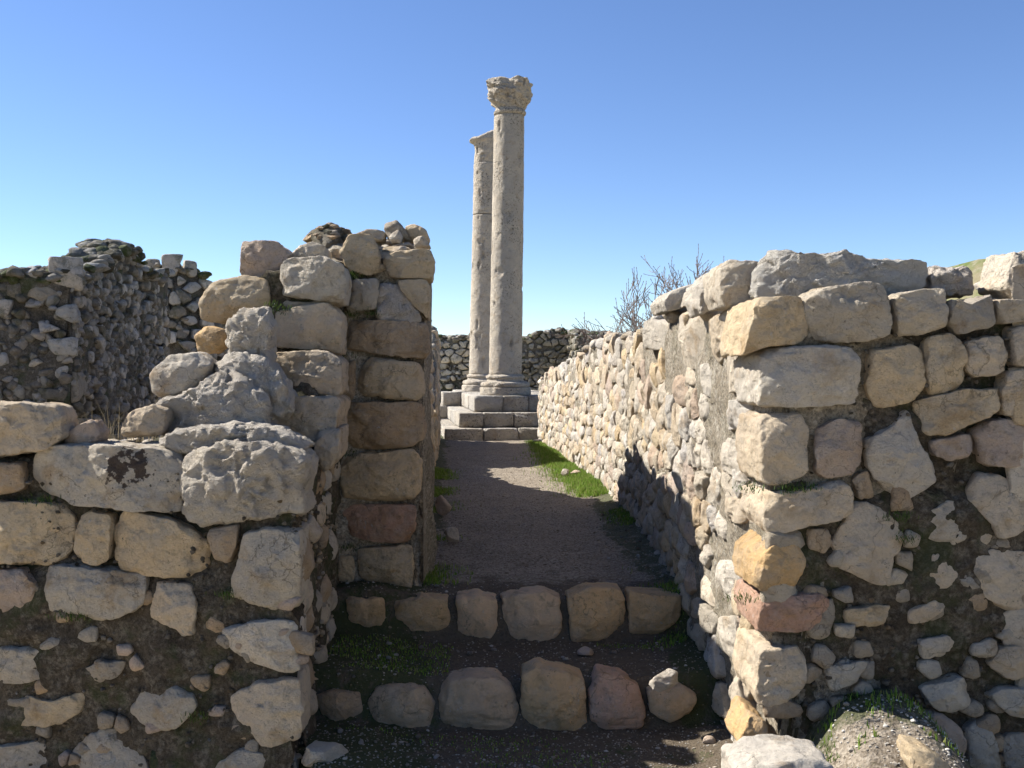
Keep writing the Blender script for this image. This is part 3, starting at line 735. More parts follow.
o = buf.build('small_stone', M_STONE, left); o['kind'] = 'stuff'
# blocks perched on it
put([(-40,404),(0,404),(40,405),(52,409),(60,440),(35,452),(8,458),(-40,460)], PL, None, w0=-.02, depth=.34, tint='cream', name='loose_stone', label='big cream block with sunlit top, topmost stone at the left picture edge', cuts=9, rough=1.3)
put([(60,436),(74,428),(89,419),(97,434),(94,444),(62,447)], PL, None, w0=.12, depth=.2, tint='mauve', name='loose_stone', label='small pointed stone chip lying between the big left edge block and the slab end')
put([(184,434),(195,434),(207,438),(205,444),(186,444)], PL, None, w0=.22, depth=.1, tint='ochre', name='loose_stone', label='tiny yellow flat stone on the mortar above the lichen stained slab', er=.006)
put([(145,372),(165,355),(195,352),(208,362),(205,376),(190,390),(160,401),(147,394)], PL, None, w0=.55, depth=.32, tint='pale', name='loose_stone', label='pale rounded boulder above the ragged mortar lump on the left wall', cuts=9, er=.04)
put([(191,336),(203,325),(222,329),(226,342),(216,353),(195,351)], PL, None, w0=.95, depth=.2, tint='ochre', name='loose_stone', label='small round ochre stone wedged under the yellow overhanging block', er=.04)
put([(196,300),(209,281),(241,273),(264,276),(269,290),(267,308),(214,323),(197,318)], PU, None, w0=0, depth=.4, tint='gold', name='loose_stone', label='large yellow overhanging block at the left end of the upper courses', cuts=5, er=.03)
put([(239,240),(251,239),(276,240),(291,253),(284,262),(280,283),(239,280)], PU, None, w0=.12, depth=.3, tint='mauve', name='loose_stone', label='squared pinkish block standing alone on top of the yellow overhanging block', cuts=3, soft=.08, er=.008)
put([(283,258),(296,246),(312,240),(325,246),(326,258),(300,262)], PU, None, w0=.25, depth=.3, tint='pale', name='loose_stone', label='rounded pale stone on the wall top right of the squared pinkish block')

# ================================================================== LEFT PASSAGE WALL (tall jamb)
jamb = empty('stone_wall', (-1.0, 7.0, -.3), 'tall shaded wall of stacked squared blocks left of the path, rubble on top', 'wall', None)
PT = Plane(340, 6.36, 430, 6.33, B=(-.06, 1))
TS = [
 ([(381,258),(395,250),(430,247),(434,258),(433,278),(390,277)],'gold',.02,.45),
 ([(338,250),(349,234),(370,232),(380,255),(379,270),(370,276),(349,271)],'gold',0,.4),
 ([(346,279),(378,277),(378,292),(375,310),(345,313)],'grey',-.02,.4),
 ([(396,279),(429,279),(429,319),(417,308),(400,290)],'gold',.02,.45),
 ([(342,319),(427,321),(429,352),(422,360),(380,354),(341,350)],'brown',-.01,.45),
 ([(357,372),(370,355),(422,363),(424,395),(415,402),(364,396),(356,390)],'gold',-.01,.45),
 ([(343,365),(355,358),(355,395),(350,404),(343,400)],'brown',.02,.3),
 ([(338,406),(345,402),(422,402),(426,440),(410,448),(375,451),(340,448)],'brown',-.02,.45),
 ([(338,462),(360,453),(412,450),(421,462),(420,493),(412,502),(375,504),(341,500)],'gold',-.02,.45),
 ([(342,506),(416,506),(416,528),(408,545),(375,543),(342,536)],'red',0,.42),
 ([(355,550),(412,545),(414,575),(411,592),(370,590),(358,578)],'gold',0,.4),
 ([(336,556),(352,555),(355,575),(350,588),(336,580)],'gold',.03,.3),
]
for px, t, w, d in TS: put(px, PT, jamb, w0=w, depth=d, tint=t)
put([(376,284),(395,281),(418,310),(421,322),(376,322)], PT, jamb, w0=.03, depth=.3, tint='plast', name='mortar_patch', mat=M_PLASTER, rough=1.6)
JS = Path([(-.60, 6.42), (-.80, 9.3), (-1.0, 12.6), (-1.42, 19.6)], side=1)
def jtop(s):  # hidden crest beyond the jamb end, shaped for the shadows it casts
    y = 6.42 + s; return float(np.interp(y, [6.4, 6.7, 7.3, 8.0, 9.6, 10.2, 10.9, 11.8, 12.6, 13.2, 14.6, 15.1, 15.6, 19.6], [2.10, 2.26, 2.38, 2.45, 2.62, 2.62, 2.2, 1.62, 1.15, .85, .85, 1.5, 2.1, 2.0])) - .04
JF = Path([(-1.35, 6.46), (-.60, 6.41)], side=1); buf = Buf()
V, Q, T = core(JF, .6, -.5, lambda s: float(np.interp(s, [0, .25, .45, .7], [1.9, 2.1, 2.2, 2.12])), w_off=.08, ds=.03, dz=.03, amp=.02, seed=41); buf.add(V, Q, T)
V, Q, T = core(JS, .62, -.5, lambda s: jtop(s) - .05, w_off=.03, ds=.05, dz=.04, amp=.03, seed=42, s0=.05); buf.add(V, Q, T)
buf.build('mortar_core', M_CORE_LIT, jamb)  # brightened mortar colour lifts the shaded passage side of the jamb
rg = np.random.RandomState(61); buf = Buf()
rubble(JS, .42, JS.L, -.1, lambda s: jtop(s), .22, .17, rg, buf, parent=jamb, nparts=60, cols=('cream', 'dim', 'grey', 'brown', 'gold'), N=24, nf=4, keep=.85, proud=(-.02, .03), gap=(.8, .95), prio=lambda P: -P[:, 0].mean())
pts = []; sz = []
for k in range(520):
    s = rg.uniform(.05, JS.L) if k > 120 else rg.uniform(.05, 2.5); p = JS.map([s], [jtop(s) - .05 + rg.uniform(-.02, .05)], [rg.uniform(.02, .6)])[0]; pts.append(p); sz.append(rg.uniform(.04, .10))
scatter(buf, pts, sz, rg, 3, ('cream', 'pale', 'grey', 'dim', 'gold'))
pts = []; sz = []
for k in range(60):
    s = rg.uniform(.26, .75); p = JF.map([s], [2.17 + rg.uniform(-.03, .02)], [rg.uniform(.1, .6)])[0]; pts.append(p); sz.append(rg.uniform(.03, .07))
scatter(buf, pts, sz, rg, 3, ('cream', 'pale', 'grey', 'dim'))
o = buf.build('small_stone', M_STONE, jamb); o['kind'] = 'stuff'
JT = [
 ([(383,230),(386,221),(396,219),(404,227),(412,240),(400,238),(390,240)],'dim',.50,'grey angular stone leaning at the highest point of the tall left wall end'),
 ([(388,236),(397,229),(402,236),(400,243),(390,243)],'white',.42,'small white round stone at the top of the tall left wall end'),
 ([(404,226),(412,223),(424,226),(430,238),(428,243),(410,240)],'gold',.55,'buff rounded stone at the top right corner of the tall left wall end'),
 ([(413,237),(425,235),(431,246),(415,248)],'pale',.30,'pale flat stone just under the buff rounded stone on the tall left wall end'),
 ([(355,232),(370,228),(386,230),(384,240),(360,242)],'grey',.45,'grey flattish stone behind the curved block on the tall left wall end'),
]
for px, t, w, lb in JT: put(px, PT, None, w0=w, depth=.22, tint=t, name='loose_stone', label=lb, er=.03, rough=1.4)
# mossy lump
def lump(name, loc, sx, sy, sz_, seed, tint, mat, label, cat, sub=5):
    V, T = rock(sub, seed, cuts=4, rough=1.6); V = V * np.array([sx, sy, sz_]) + loc
    V += vfbm(V, 9, 4, seed) * .05
    b = Buf(); b.add(V, None, T, TINTS[tint] if isinstance(tint, str) else tint); o = b.build(name, mat); return tag(o, label, cat)
rg = np.random.RandomState(71)
def heap(name, c, rx_, ry_, rz_, n, ss, rg, cols, label, cat, mat):
    b = Buf(); V, T = rock(4, 7, cuts=3, rough=1.5); V = V * [rx_ * .9, ry_ * .9, rz_ * .85] + c; V += vfbm(V, 12, 3, 5) * .02; b.add(V, None, T, (.2, .17, .12))
    pts = []; sz = []
    for k in range(n):
        a = rg.uniform(0, 6.28); h = rg.uniform(0, 1); q_ = math.sqrt(1 - h * h); pts.append(np.array(c) + [math.cos(a) * rx_ * q_ * .9, math.sin(a) * ry_ * q_ * .9, h * rz_ * .9]); sz.append(rg.uniform(*ss))
    scatter(b, pts, sz, rg, 3, cols); o = b.build(name, mat); return tag(o, label, cat)
heap('rubble_heap', np.array([-1.26, 7.0, 2.28]), .17, .25, .14, 60, (.02, .055), rg, ('dim', 'brown', (.12, .11, .06)), 'dark mossy lump of rubble on the skyline left of the tall wall end top', 'rubble', M_FAR)

# ================================================================== STEP STONES
PS1 = Plane(345, 6.12, 685, 6.08, B=(-.03, 1)); PS2 = Plane(313, 5.27, 700, 5.23, B=(-.03, 1))
UP = [
 ([(345,598),(384,600),(386,627),(365,629),(346,622)],'gold','small squared brown stone at the left end of the upper step'),
 ([(390,604),(420,597),(448,602),(451,628),(435,643),(405,643),(390,625)],'gold','yellowish round-bottomed stone, second from the left in the upper step'),
 ([(455,600),(478,597),(498,603),(497,640),(480,645),(458,638)],'cream','small greyish squared stone, third from the left in the upper step'),
 ([(502,601),(520,596),(545,593),(563,602),(562,640),(545,650),(505,647)],'cream','broad stone with a peaked top in the middle of the upper step'),
 ([(568,599),(590,590),(622,591),(627,600),(626,630),(610,642),(571,647)],'gold','tall squarish stone, second from the right in the upper step'),
 ([(629,594),(683,598),(684,618),(660,637),(630,637)],'gold','flat-topped tapering stone at the right end of the upper step'),
]
LO = [
 ([(313,698),(330,693),(358,696),(363,715),(355,731),(325,728)],'brown','dark greyish stone at the left end of the lower step'),
 ([(366,706),(375,692),(395,688),(422,690),(434,706),(434,736),(390,739),(366,728)],'cream','wide domed greyish stone, second from the left in the lower step'),
 ([(437,700),(446,684),(470,680),(497,681),(513,692),(521,712),(517,734),(470,739),(440,732)],'cream','largest domed cream stone with a white spot, third in the lower step'),
 ([(522,678),(535,670),(565,675),(586,684),(588,728),(577,738),(530,739),(522,715)],'gold','tall olive-yellow block in the middle of the lower step'),
 ([(590,695),(600,677),(622,679),(641,691),(647,710),(644,728),(630,735),(592,733)],'mauve','pinkish stone with a slanting right top in the lower step'),
 ([(650,694),(685,690),(700,700),(692,718),(670,725),(652,716)],'cream','small low stone at the right end of the lower step'),
]
for k_, v_ in (('brown', (.62, .43, .26)), ('cream', (.86, .63, .40)), ('gold', (.86, .60, .33)), ('mauve', (.80, .52, .36))): TINTS['step_' + k_] = v_
UP = [(a, 'step_' + b_, c) for a, b_, c in UP]; LO = [(a, 'step_' + b_, c) for a, b_, c in LO]
for px, t, lb in UP: put(px, PS1, None, depth=.26, tint=t, name='step_stone', label=lb, cat='step stone', group='edging stones of the upper step', er=.022, bulge=.01, rough=.85, cuts=5, soft=.08)
for px, t, lb in LO: put(px, PS2, None, depth=.26, tint=t, name='step_stone', label=lb, cat='step stone', group='edging stones of the lower step', er=.026, bulge=.012, rough=.85, cuts=5, soft=.12)
def loose(u, v, zg, su, sv, tint, label, seed, grp=None):
    y = (EYE - zg) * F / (v - HV); xx = (u - HU) / F * y; r = su / F * y / 2 * 1.25; h = sv / F * y / 2 * 1.1
    V, T = rock(4 if su > 15 else 3, seed); V = V * np.array([r, r * .8, h * 1.15]); V = V + np.array([xx, y, zg + h * .8])
    b = Buf(); b.add(V, None, T, TINTS[tint]); tag(b.build('loose_stone', M_STONE), label, 'stone', grp)
loose(664, 688, -.235, 30, 19, 'white', 'pale angular loose stone sitting behind the right end of the lower step', 3)
loose(586, 656, -.255, 13, 9, 'mauve', 'small pinkish cube-like stone at the foot of the upper step', 9)
loose(452, 541, .02, 16, 13, 'pale', 'loose pale stone at the left path edge beside the tall wall end', 14)
loose(443, 512, .04, 14, 16, 'mauve', 'upright brownish stone half hidden at the tall left wall foot', 15)
loose(325, 766, -.49, 38, 27, 'grey', 'rounded grey stone on the ground below the left end of the lower step', 21)
loose(565, 475, .03, 9, 6, 'white', 'small white stone lying in the sunlit grass, the left of a pair', 25)
loose(577, 474, .03, 12, 4, 'mauve', 'small flat pinkish stone lying in the sunlit grass, the right of a pair', 27)
loose(537, 443, .0, 9, 5, 'pale', 'pale little stone at the right front foot of the column steps', 29)
loose(708, 745, -.48, 12, 9, 'mauve', 'small stone on the ground near the right wall foot, below the lower step', 33)

# ================================================================== COLUMNS AND THEIR STEPS
plat = empty('stepped_platform', (-.1, 23, 0), 'pale stone platform of three steps carrying the two columns at the end of the path', 'platform')
BD = np.array([-.13, 1.]); BD /= np.linalg.norm(BD); FD = np.array([BD[1], -BD[0]])
class Frame(Plane):
    def __init__(s, P): s.P = np.array(P, float); s.T = FD; s.B = BD
def block(fr, a0, a1, z0, z1, w0, d, parent, tint, name='step_block', seed=None):
    SEED[0] += 7; rg = np.random.RandomState(SEED[0])
    poly = [(a0 + .003, z0 + .002), (a1 - .003, z0 + .002), (a1 - .003, z1), (a0 + .003, z1)]
    V, Q, T = stone_local(poly, d - .01, 90, 8, 8, .03, .0, SEED[0], .8, 3, .04)
    V[:, 1] = np.minimum(V[:, 1], z1 + .004)
    b = Buf(); b.add(fr.world(V, w0), Q, T, jit(TINTS[tint], rg, .06)); return b.build(name, M_COL, parent)
TINTS['step'] = (.60, .55, .47); TINTS['step2'] = (.53, .48, .40)
TC = ['step', 'step', 'step2', 'step', 'step2']
def tier(y0, x0, z0, z1, cuts_, w_end, k):
    fr = Frame((x0, y0)); n = 0
    w = 0; dlist = [1.3, 1.2, 1.4, 1.3, 1.3]
    for d in dlist:
        cs = cuts_ if w == 0 else [0, .9, 1.9, cuts_[-1]]
        for a, b_ in zip(cs[:-1], cs[1:]):
            block(fr, a, b_, z0, z1, w, d, plat, TC[(n + k) % 5]); n += 1
        w += d
        if w > w_end: break
tier(19.75, -1.33, -.12, .235, [0, .78, 1.48, 2.3, 3.2], 6.5, 0)
tier(20.12, -1.07, .24, .535, [0, .50, 1.12, 1.7, 2.7], 6.0, 1)
tier(20.48, -.78, .54, .87, [0, .60, 1.14, 2.1], 5.4, 3)
fr = Frame((-1.85, 23.6)); block(fr, 0, .6, -.1, .26, 0, 1.6, plat , 'step'); block(fr, .08, .62, .265, .55, .05, 1.5, plat, 'step2'); block(fr, .22, .80, .555, .88, .1, .8, plat, 'step')

def lathe(prof, cx, cy, lean, N=112, seed=0, amp=.012, fn=None):
    prof = np.array(prof); th = np.linspace(0, 2 * math.pi, N, endpoint=False)
    r = np.repeat(prof[:, 0], N); z = np.repeat(prof[:, 1], N); t = np.tile(th, len(prof))
    if fn is not None: r = fn(r, z, t)
    V = np.stack([cx + r * np.cos(t) + lean * (z - .9), cy + r * np.sin(t), z], 1)
    d = fbm(V, 2.2, 4, seed) * amp + fbm(V, 11, 3, seed + 9) * amp * .5
    pit = np.maximum(0, fbm(V * [1, 1, .5], 7, 4, seed + 30) - .72) * -.12 - np.maximum(0, fbm(V, 2.6, 4, seed + 50) - .75) * .10
    rr = d + pit; V[:, 0] += np.cos(t) * rr; V[:, 1] += np.sin(t) * rr
    K = len(prof); idx = np.arange(K * N).reshape(K, N); j = (np.arange(N) + 1) % N
    Q = np.stack([idx[:-1], idx[:-1][:, j], idx[1:][:, j], idx[1:]], -1).reshape(-1, 4)
    c = len(V); V = np.vstack([V, V[idx[0]].mean(0), V[idx[-1]].mean(0)])
    T = np.concatenate([np.stack([np.full(N, c), idx[0][j], idx[0]], 1), np.stack([np.full(N, c + 1), idx[-1], idx[-1][j]], 1)])
    return V, Q, T
def interp_prof(pts, n):
    p = np.array(pts, float); d = np.r_[0, np.cumsum(np.linalg.norm(np.diff(p, axis=0), axis=1))]; t = np.linspace(0, d[-1], n)
    return np.stack([np.interp(t, d, p[:, 0]), np.interp(t, d, p[:, 1])], 1)
def base_prof(z0, h, R0, r1):
    a = [(R0 * .99, z0), (R0, z0 + .02), (R0, z0 + h * .34), (R0 * .97, z0 + h * .37)]
    for k in range(7):
        t = -math.pi / 2 + math.pi * k / 6; a.append((R0 * .90 + R0 * .075 * math.cos(t), z0 + h * .50 + h * .12 * math.sin(t)))
    a += [(r1 * 1.14, z0 + h * .66), (r1 * 1.09, z0 + h * .74)]
    for k in range(7):
        t = -math.pi / 2 + math.pi * k / 6; a.append((r1 * 1.10 + r1 * .07 * math.cos(t), z0 + h * .86 + h * .08 * math.sin(t)))
    a += [(r1 * 1.02, z0 + h * .97), (r1 * 1.01, z0 + h)]
    return a
def column(cx, cy, z0, hb, r0, r1, ztop, caph, lean, R0, seed, label, tint, broken=False, drum=None):
    root = empty('column', (cx, cy, z0), label, 'column', 'standing ancient columns')
    b = Buf(); V, Q, T = lathe(interp_prof(base_prof(z0, hb, R0, r0), 60), cx, cy, lean, 96, seed, .014); b.add(V, Q, T, tint); b.build('base', M_COL, root)
    zs0 = z0 + hb - .005; zs1 = ztop - caph
    segs = [(zs0, zs1)] if not drum else [(zs0, drum - .012), (drum + .004, zs1)]
    for (za, zb) in segs:
        f = lambda z: r0 + (r1 - r0) * ((z - zs0) / (zs1 - zs0)) ** 1.3
        p = [(f(za) * .97, za)] + [(f(z), z) for z in np.linspace(za + .015, zb - .015, 150)] + [(f(zb) * .97, zb)]
        b = Buf(); V, Q, T = lathe(p, cx, cy, lean, 96, seed + 3, .008); b.add(V, Q, T, tint); b.build('shaft', M_COL, root)
    if not broken:
        h = caph; z = zs1 + .004
        pr = [(r1 * .98, z), (r1 * 1.10, z + .03), (r1 * 1.13, z + .07), (r1 * 1.05, z + .11), (r1 * 1.0, z + .14), (r1 * 1.05, z + .22), (r1 * 1.16, z + h * .45),
              (r1 * 1.34, z + h * .62), (r1 * 1.38, z + h * .72), (r1 * 1.44, z + h * .80), (r1 * 1.38, z + h * .90), (r1 * 1.36, z + h * .97), (r1 * .9, z + h * 1.0)]
        zz0 = z + .16; zz1 = z + h
        def fn(r, z_, t):
            k = np.clip((z_ - zz0) / (zz1 - zz0), 0, 1)
            leaf = np.abs(np.sin(4 * t + .4)) ** .6 * .07 * np.sin(np.clip(k * 1.5, 0, 1) * math.pi)
            lobe = np.maximum(0, np.sin(6 * t + 20 * k)) * .025 * (k > 0)
            P3 = np.stack([np.cos(t) * .4, np.sin(t) * .4, z_], 1)
            sq = .045 * np.cos(4 * (t - .55)) * np.clip(k * 1.3 - .35, 0, 1)
            return r + (leaf + lobe) * r1 / .34 + sq + fbm(P3, 5.5, 4, seed) * .055 * np.clip(k * 2, 0, 1)
        b = Buf(); V, Q, T = lathe(interp_prof(pr, 120), cx, cy, lean, 160, seed + 8, .018, fn)
        kk = np.clip((V[:, 2] - (z + h * .7)) / (h * .3), 0, 1); V[:, 2] += fbm(V, 3.0, 4, 5) * .05 * kk
        b.add(V, Q, T, np.array(tint) * .95); b.build('capital', M_COL, root)
    else:
        z = zs1 + .004; h = caph
        pr = [(r1 * .98, z), (r1 * 1.0, z + .1), (r1 * 1.0, z + h * .45), (r1 * 1.04, z + h * .62), (r1 * 1.12, z + h * .72), (r1 * 1.10, z + h * .85), (r1 * .9, z + h * .95), (r1 * .3, z + h)]
        def fn(r, z_, t):
            k = np.clip((z_ - (z + h * .55)) / (h * .3), 0, 1); return r + k * .11 * np.maximum(0, np.cos(t - math.pi - .25)) ** 2
        b = Buf(); V, Q, T = lathe(interp_prof(pr, 70), cx, cy, lean, 120, seed + 8, .022, fn)
        kk = np.clip((V[:, 2] - (z + h * .6)) / (h * .4), 0, 1)
        V[:, 2] += kk * (.5 * (V[:, 0] - cx - lean * 6.5) + fbm(V, 4, 4, 5) * .06)
        b.add(V, Q, T, tint); b.build('capital', M_COL, root)['label'] = 'broken capital worn down to a slanting lip'
    return root
column(-.15, 21.25, .87, .44, .350, .322, 7.52, .74, .0155, .54, 3, 'nearer and taller weathered column with its flared carved capital complete', (.64, .56, .445))
column(-.73, 24.9, .87, .44, .345, .315, 7.32, .80, .0165, .52, 9, 'farther column standing half behind the other, its capital broken to a slanting lip', (.65, .57, .46), broken=True, drum=5.25)

# ================================================================== BACKGROUND WALLS
def farwall(name, path, th, z0, top, dx, dz, nparts, label, seed, ds=.12, cols=((.58, .54, .47), (.42, .38, .32), (.68, .63, .56), (.28, .25, .20)), keep=.85, N=18, nrock=500, rs=(.06, .16), proud=(-.03, .06), s0=0, tamp=.12, mat=None, cmat=None, sa=.1, nemb=0):
    cpt = path.map([path.L / 2], [z0], [th / 2])[0]
    root = empty(name, tuple(cpt), label, 'wall'); b = Buf()
    V, Q, T = core(path, th, z0, lambda s: top(s) - .08, w_off=.07, ds=ds, dz=ds, amp=.05, topamp=tamp, seed=seed, freq=3.5); b.add(V, Q, T); b.build('mortar_core', cmat or M_CORE_FAR, root)
    rg = np.random.RandomState(seed); b = Buf()
    rubble(path, sa, path.L - .12, z0 + .3, top, dx, dz, rg, b, parent=root, nparts=nparts, cols=cols, keep=keep, N=N, nf=3, proud=proud, gap=(.5, .95), er=.02, mat=mat or M_FAR, rough=1.5, prio=lambda P: (P[:, 1].max() - P[:, 1].min()) * (P[:, 0].max() - P[:, 0].min()), depth=.16)
    if nemb: embed(b, path, .02, path.L - .02, z0 + .4, min(top(x) for x in np.linspace(0, path.L, 9)), .04, nemb, rg, (.035, .10), ((.42, .39, .34), (.28, .25, .21), (.50, .46, .41), (.20, .18, .14)))
    pts = []; sz = []
    for k in range(nrock):
        s = rg.uniform(0, path.L); p = path.map([s], [top(s) - .08 + rg.uniform(-.06, .07)], [rg.uniform(-.02, th)])[0]; pts.append(p); sz.append(rg.uniform(*rs))
    scatter(b, pts, sz, rg, 2, ((.36, .34, .30), (.26, .24, .20), (.48, .46, .42), (.20, .18, .14), (.11, .10, .07), (.09, .11, .04)))
    o = b.build('small_stone', mat or M_FAR, root); o['kind'] = 'stuff'; return root
PA = Path([(-7.6, 9.6), (-4.62, 10.4)], side=1)
farwall('ruined_wall', PA, 1.3, -.5, lambda s: float(np.interp(s, [0, 1.5, 2.4, 2.75, 3.1], [2.2, 2.25, 2.38, 2.45, 2.5])), .21, .17, 100, 'ragged ruin wall of rounded grey stones at the far left picture edge', 201, ds=.07, N=26, nrock=700, proud=(-.04, .04), keep=.85, nemb=900)
PB = Path([(-4.55, 10.45), (-4.72, 11.6), (-4.98, 13.5), (-5.2, 15.2)], side=1)
farwall('ruined_wall', PB, .5, -.5, lambda s: float(np.interp(s + 10.45, [10.45, 11.3, 12.0, 12.6, 13.2, 13.4, 13.8, 15.2], [2.45, 2.58, 2.82, 3.02, 3.0, 2.95, 2.80, 2.90])), .19, .145, 100, 'dark ruin wall rising to the highest peak on the left, receding away from the viewer', 202, ds=.07, N=22, nrock=420, keep=.7, proud=(-.05, .03), sa=.35, nemb=1300)
PC = Path([(-8.5, 17.4), (-5.75, 17.2), (-5.25, 17.6), (-5.35, 19.5)], side=1)
farwall('ruined_wall', PC, 1.4, -.5, lambda s: float(np.interp(s, [0, 2.2, 2.7, 3.2, 3.5, 5.5], [3.0, 3.22, 3.28, 3.15, 2.9, 2.8])), .3, .22, 60, 'dark mossy-topped ruin stub between the peaked ruin and the yellow overhanging block', 203, nemb=500, ds=.10, nrock=380)
heap('rubble_heap', np.array([-4.35, 11.6, -.3]), .75, .7, 1.0, 90, (.08, .2), rg, ('grey', 'dim', 'cream'), 'heap of fallen stones in the dark corner below the peaked ruin', 'rubble', M_FAR)
b = Buf(); rg = np.random.RandomState(8); pts = []; sz = []
PD = Path([(-3.4, 33.0), (-.9, 32.6)], side=1)
farwall('ruined_wall', PD, 1.0, -.3, lambda s: float(np.interp(s, [0, 1, 1.6, 2.2, 2.5], [2.6, 2.55, 2.5, 2.6, 2.5])), .30, .22, 80, 'far ruined rubble wall seen between the tall wall end and the columns', 204, nemb=400, ds=.12, nrock=260, cols=('grey', 'pale', 'cream', 'pale'), proud=(-.02, .08))
PE = Path([(.2, 31.6), (1.75, 31.4), (1.95, 30.2), (5.0, 29.8)], side=1)
farwall('ruined_wall', PE, 1.4, -.3, lambda s: float(np.interp(s, [0, .6, 1.2, 1.6, 2.3, 3.5, 4.2, 6], [2.4, 2.62, 2.75, 2.66, 2.55, 2.4, 2.2, 2.0])), .26, .19, 80, 'far dark ruin mound right of the columns, above the far end of the right wall', 205, nemb=600, ds=.12, nrock=380, cols=((.34, .31, .26), (.24, .22, .18), (.40, .35, .26), (.18, .16, .12)), proud=(-.02, .06))

# ================================================================== BARE BUSH behind the right wall
def bush(name, base, h, seed, label, spread=.5, levels=4, r0=.022, tint=(.16, .12, .09), cat='bush', n0=6, parent=None):
    rg = np.random.RandomState(seed); b = Buf()
    def seg(p, q, ra, rb, n=5):
        d = q - p; L = np.linalg.norm(d); d = d / L; a = np.cross(d, [0, 0, 1.]); 
        if np.linalg.norm(a) < .1: a = np.cross(d, [1., 0, 0])
        a /= np.linalg.norm(a); c = np.cross(d, a); th = np.arange(n) * 2 * math.pi / n
        ring = np.cos(th)[:, None] * a + np.sin(th)[:, None] * c
        V = np.vstack([p + ring * ra, q + ring * rb]); i = np.arange(n); j = (i + 1) % n
        b.add(V, np.stack([i, j, n + j, n + i], 1), None, np.array(tint) * rg.uniform(.8, 1.3))
    def grow(p, d, L, r, lv):
        k = 4; q = p
        for s in range(k):
            d = d + rg.normal(0, .11, 3) + np.array([0, 0, .03]); d /= np.linalg.norm(d); nq = q + d * L / k
            rb = max(.005, r * (1 - .13 * (s + 1))); seg(q, nq, r * (1 - .13 * s), rb); q = nq
            if lv > 0 and s >= 1:
                for _ in range(rg.randint(1, 3)):
                    e = d + rg.normal(0, spread, 3); e /= np.linalg.norm(e); grow(q, e, L * rg.uniform(.5, .72), rb * .6, lv - 1)
    for k in range(n0):
        a = rg.uniform(0, 2 * math.pi); d = np.array([math.cos(a) * .5, math.sin(a) * .35, 1.]); d /= np.linalg.norm(d)
        grow(np.array(base, float) + [rg.uniform(-.1, .1), rg.uniform(-.1, .1), 0], d, h * rg.uniform(.38, .5), r0, levels)
    o = b.build(name, M_TWIG, origin=base); return tag(o, label, cat)
bush('bare_bush', (2.40, 14.2, -.15), 3.05, 6, 'leafless twiggy bush rising behind the right wall against the sky', levels=4, spread=.36, r0=.026, tint=(.20, .15, .12), n0=7)

# ================================================================== GRASS, WEEDS, GRAVEL
def blades(pts, hts, rg, cols, w=.004, lean=.5):
    b = Buf(); n = len(pts); pts = np.array(pts); h = np.array(hts)
    a = rg.uniform(0, 2 * math.pi, n); l = rg.uniform(.1, lean, n) * h; dx = np.cos(a); dy = np.sin(a)
    px_, py_ = -dy * w, dx * w
    Z = np.zeros(n)
    v0 = pts + np.stack([px_, py_, Z], 1); v1 = pts - np.stack([px_, py_, Z], 1)
    m = pts + np.stack([dx * l * .35, dy * l * .35, h * .6], 1)
    v2 = m - np.stack([px_, py_, Z], 1) * .7; v3 = m + np.stack([px_, py_, Z], 1) * .7
    tip = pts + np.stack([dx * l, dy * l, h], 1)
    V = np.stack([v0, v1, v2, v3, tip], 1).reshape(-1, 3); i = np.arange(n) * 5
    Q = np.stack([i, i + 1, i + 2, i + 3], 1); T = np.stack([i + 3, i + 2, i + 4], 1)
    c = np.array(cols)[rg.randint(len(cols), size=n)] * rg.uniform(.7, 1.3, (n, 1)); c = np.repeat(c, 5, 0)
    b.add(V, Q, T, c); return b
GC = [(.14, .24, .03), (.11, .20, .025), (.19, .28, .045), (.24, .25, .08)]
rg = np.random.RandomState(9); pts = []; h = []
def addg(n, xf, yr, dens, hr):
    y = rg.uniform(yr[0], yr[1], n); x = xf(y, n); P = np.stack([x, y, x * 0], 1)
    k = (fbm(P, 1.3, 3, 66) * .5 + .5) > 1 - dens; P = P[k]
    P[:, 2] = zpath(P[:, 0], P[:, 1]) - .004; pts.append(P); h.append(rg.uniform(hr[0], hr[1], len(P)))
rx = lambda y: RSIDE.at(y - 4.34)[:, 0]
addg(26000, lambda y, n: rx(y) - np.abs(rg.normal(0, .20, n)) * np.interp(y, [9.5, 12, 15, 19], [.7, 1.0, 1.1, .5]), (11.0, 19.5), .85, (.02, .07))
addg(5000, lambda y, n: rx(y) - np.abs(rg.normal(0, .10, n)), (5.0, 11), .45, (.015, .04))
addg(9000, lambda y, n: LW(y) + np.abs(rg.normal(0, .13, n)), (6.5, 14), .5, (.02, .05))
addg(1600, lambda y, n: rg.uniform(-1.05, -.35, n), (5.4, 6.05), .45, (.01, .025))
addg(1800, lambda y, n: rg.uniform(-1.0, 1.1, n), (4.6, 5.2), .42, (.01, .022))
addg(1200, lambda y, n: rg.uniform(.5, 1.05, n), (5.4, 6.05), .4, (.01, .02))
o = blades(np.concatenate(pts), np.concatenate(h), rg, GC, w=.0035).build('grass', M_GRASS, origin=(0, 0, 0)); tag(o, 'short green grass along the wall feet and steps', 'grass', kind='stuff')
# grass on the bank
n = 7000; x = rg.uniform(1.15, 2.6, n); y = rg.uniform(3.3, 4.32, n); P = np.stack([x, y, x * 0], 1)
k = (fbm(P, 2.6, 3, 12) * .5 + .5 + .5 * sstep(y, 3.9, 4.3)) > .62; P = P[k]; P = P[fbm(P, 9, 3, 4) > -.1]; P[:, 2] = zm(P[:, 0], P[:, 1]) - .003
o = blades(P, rg.uniform(.012, .04, len(P)), rg, GC, w=.003).build('grass', M_GRASS, origin=(0, 0, 0)); tag(o, 'thin grass on the gravel bank at the foot of the right wall', 'grass', kind='stuff')
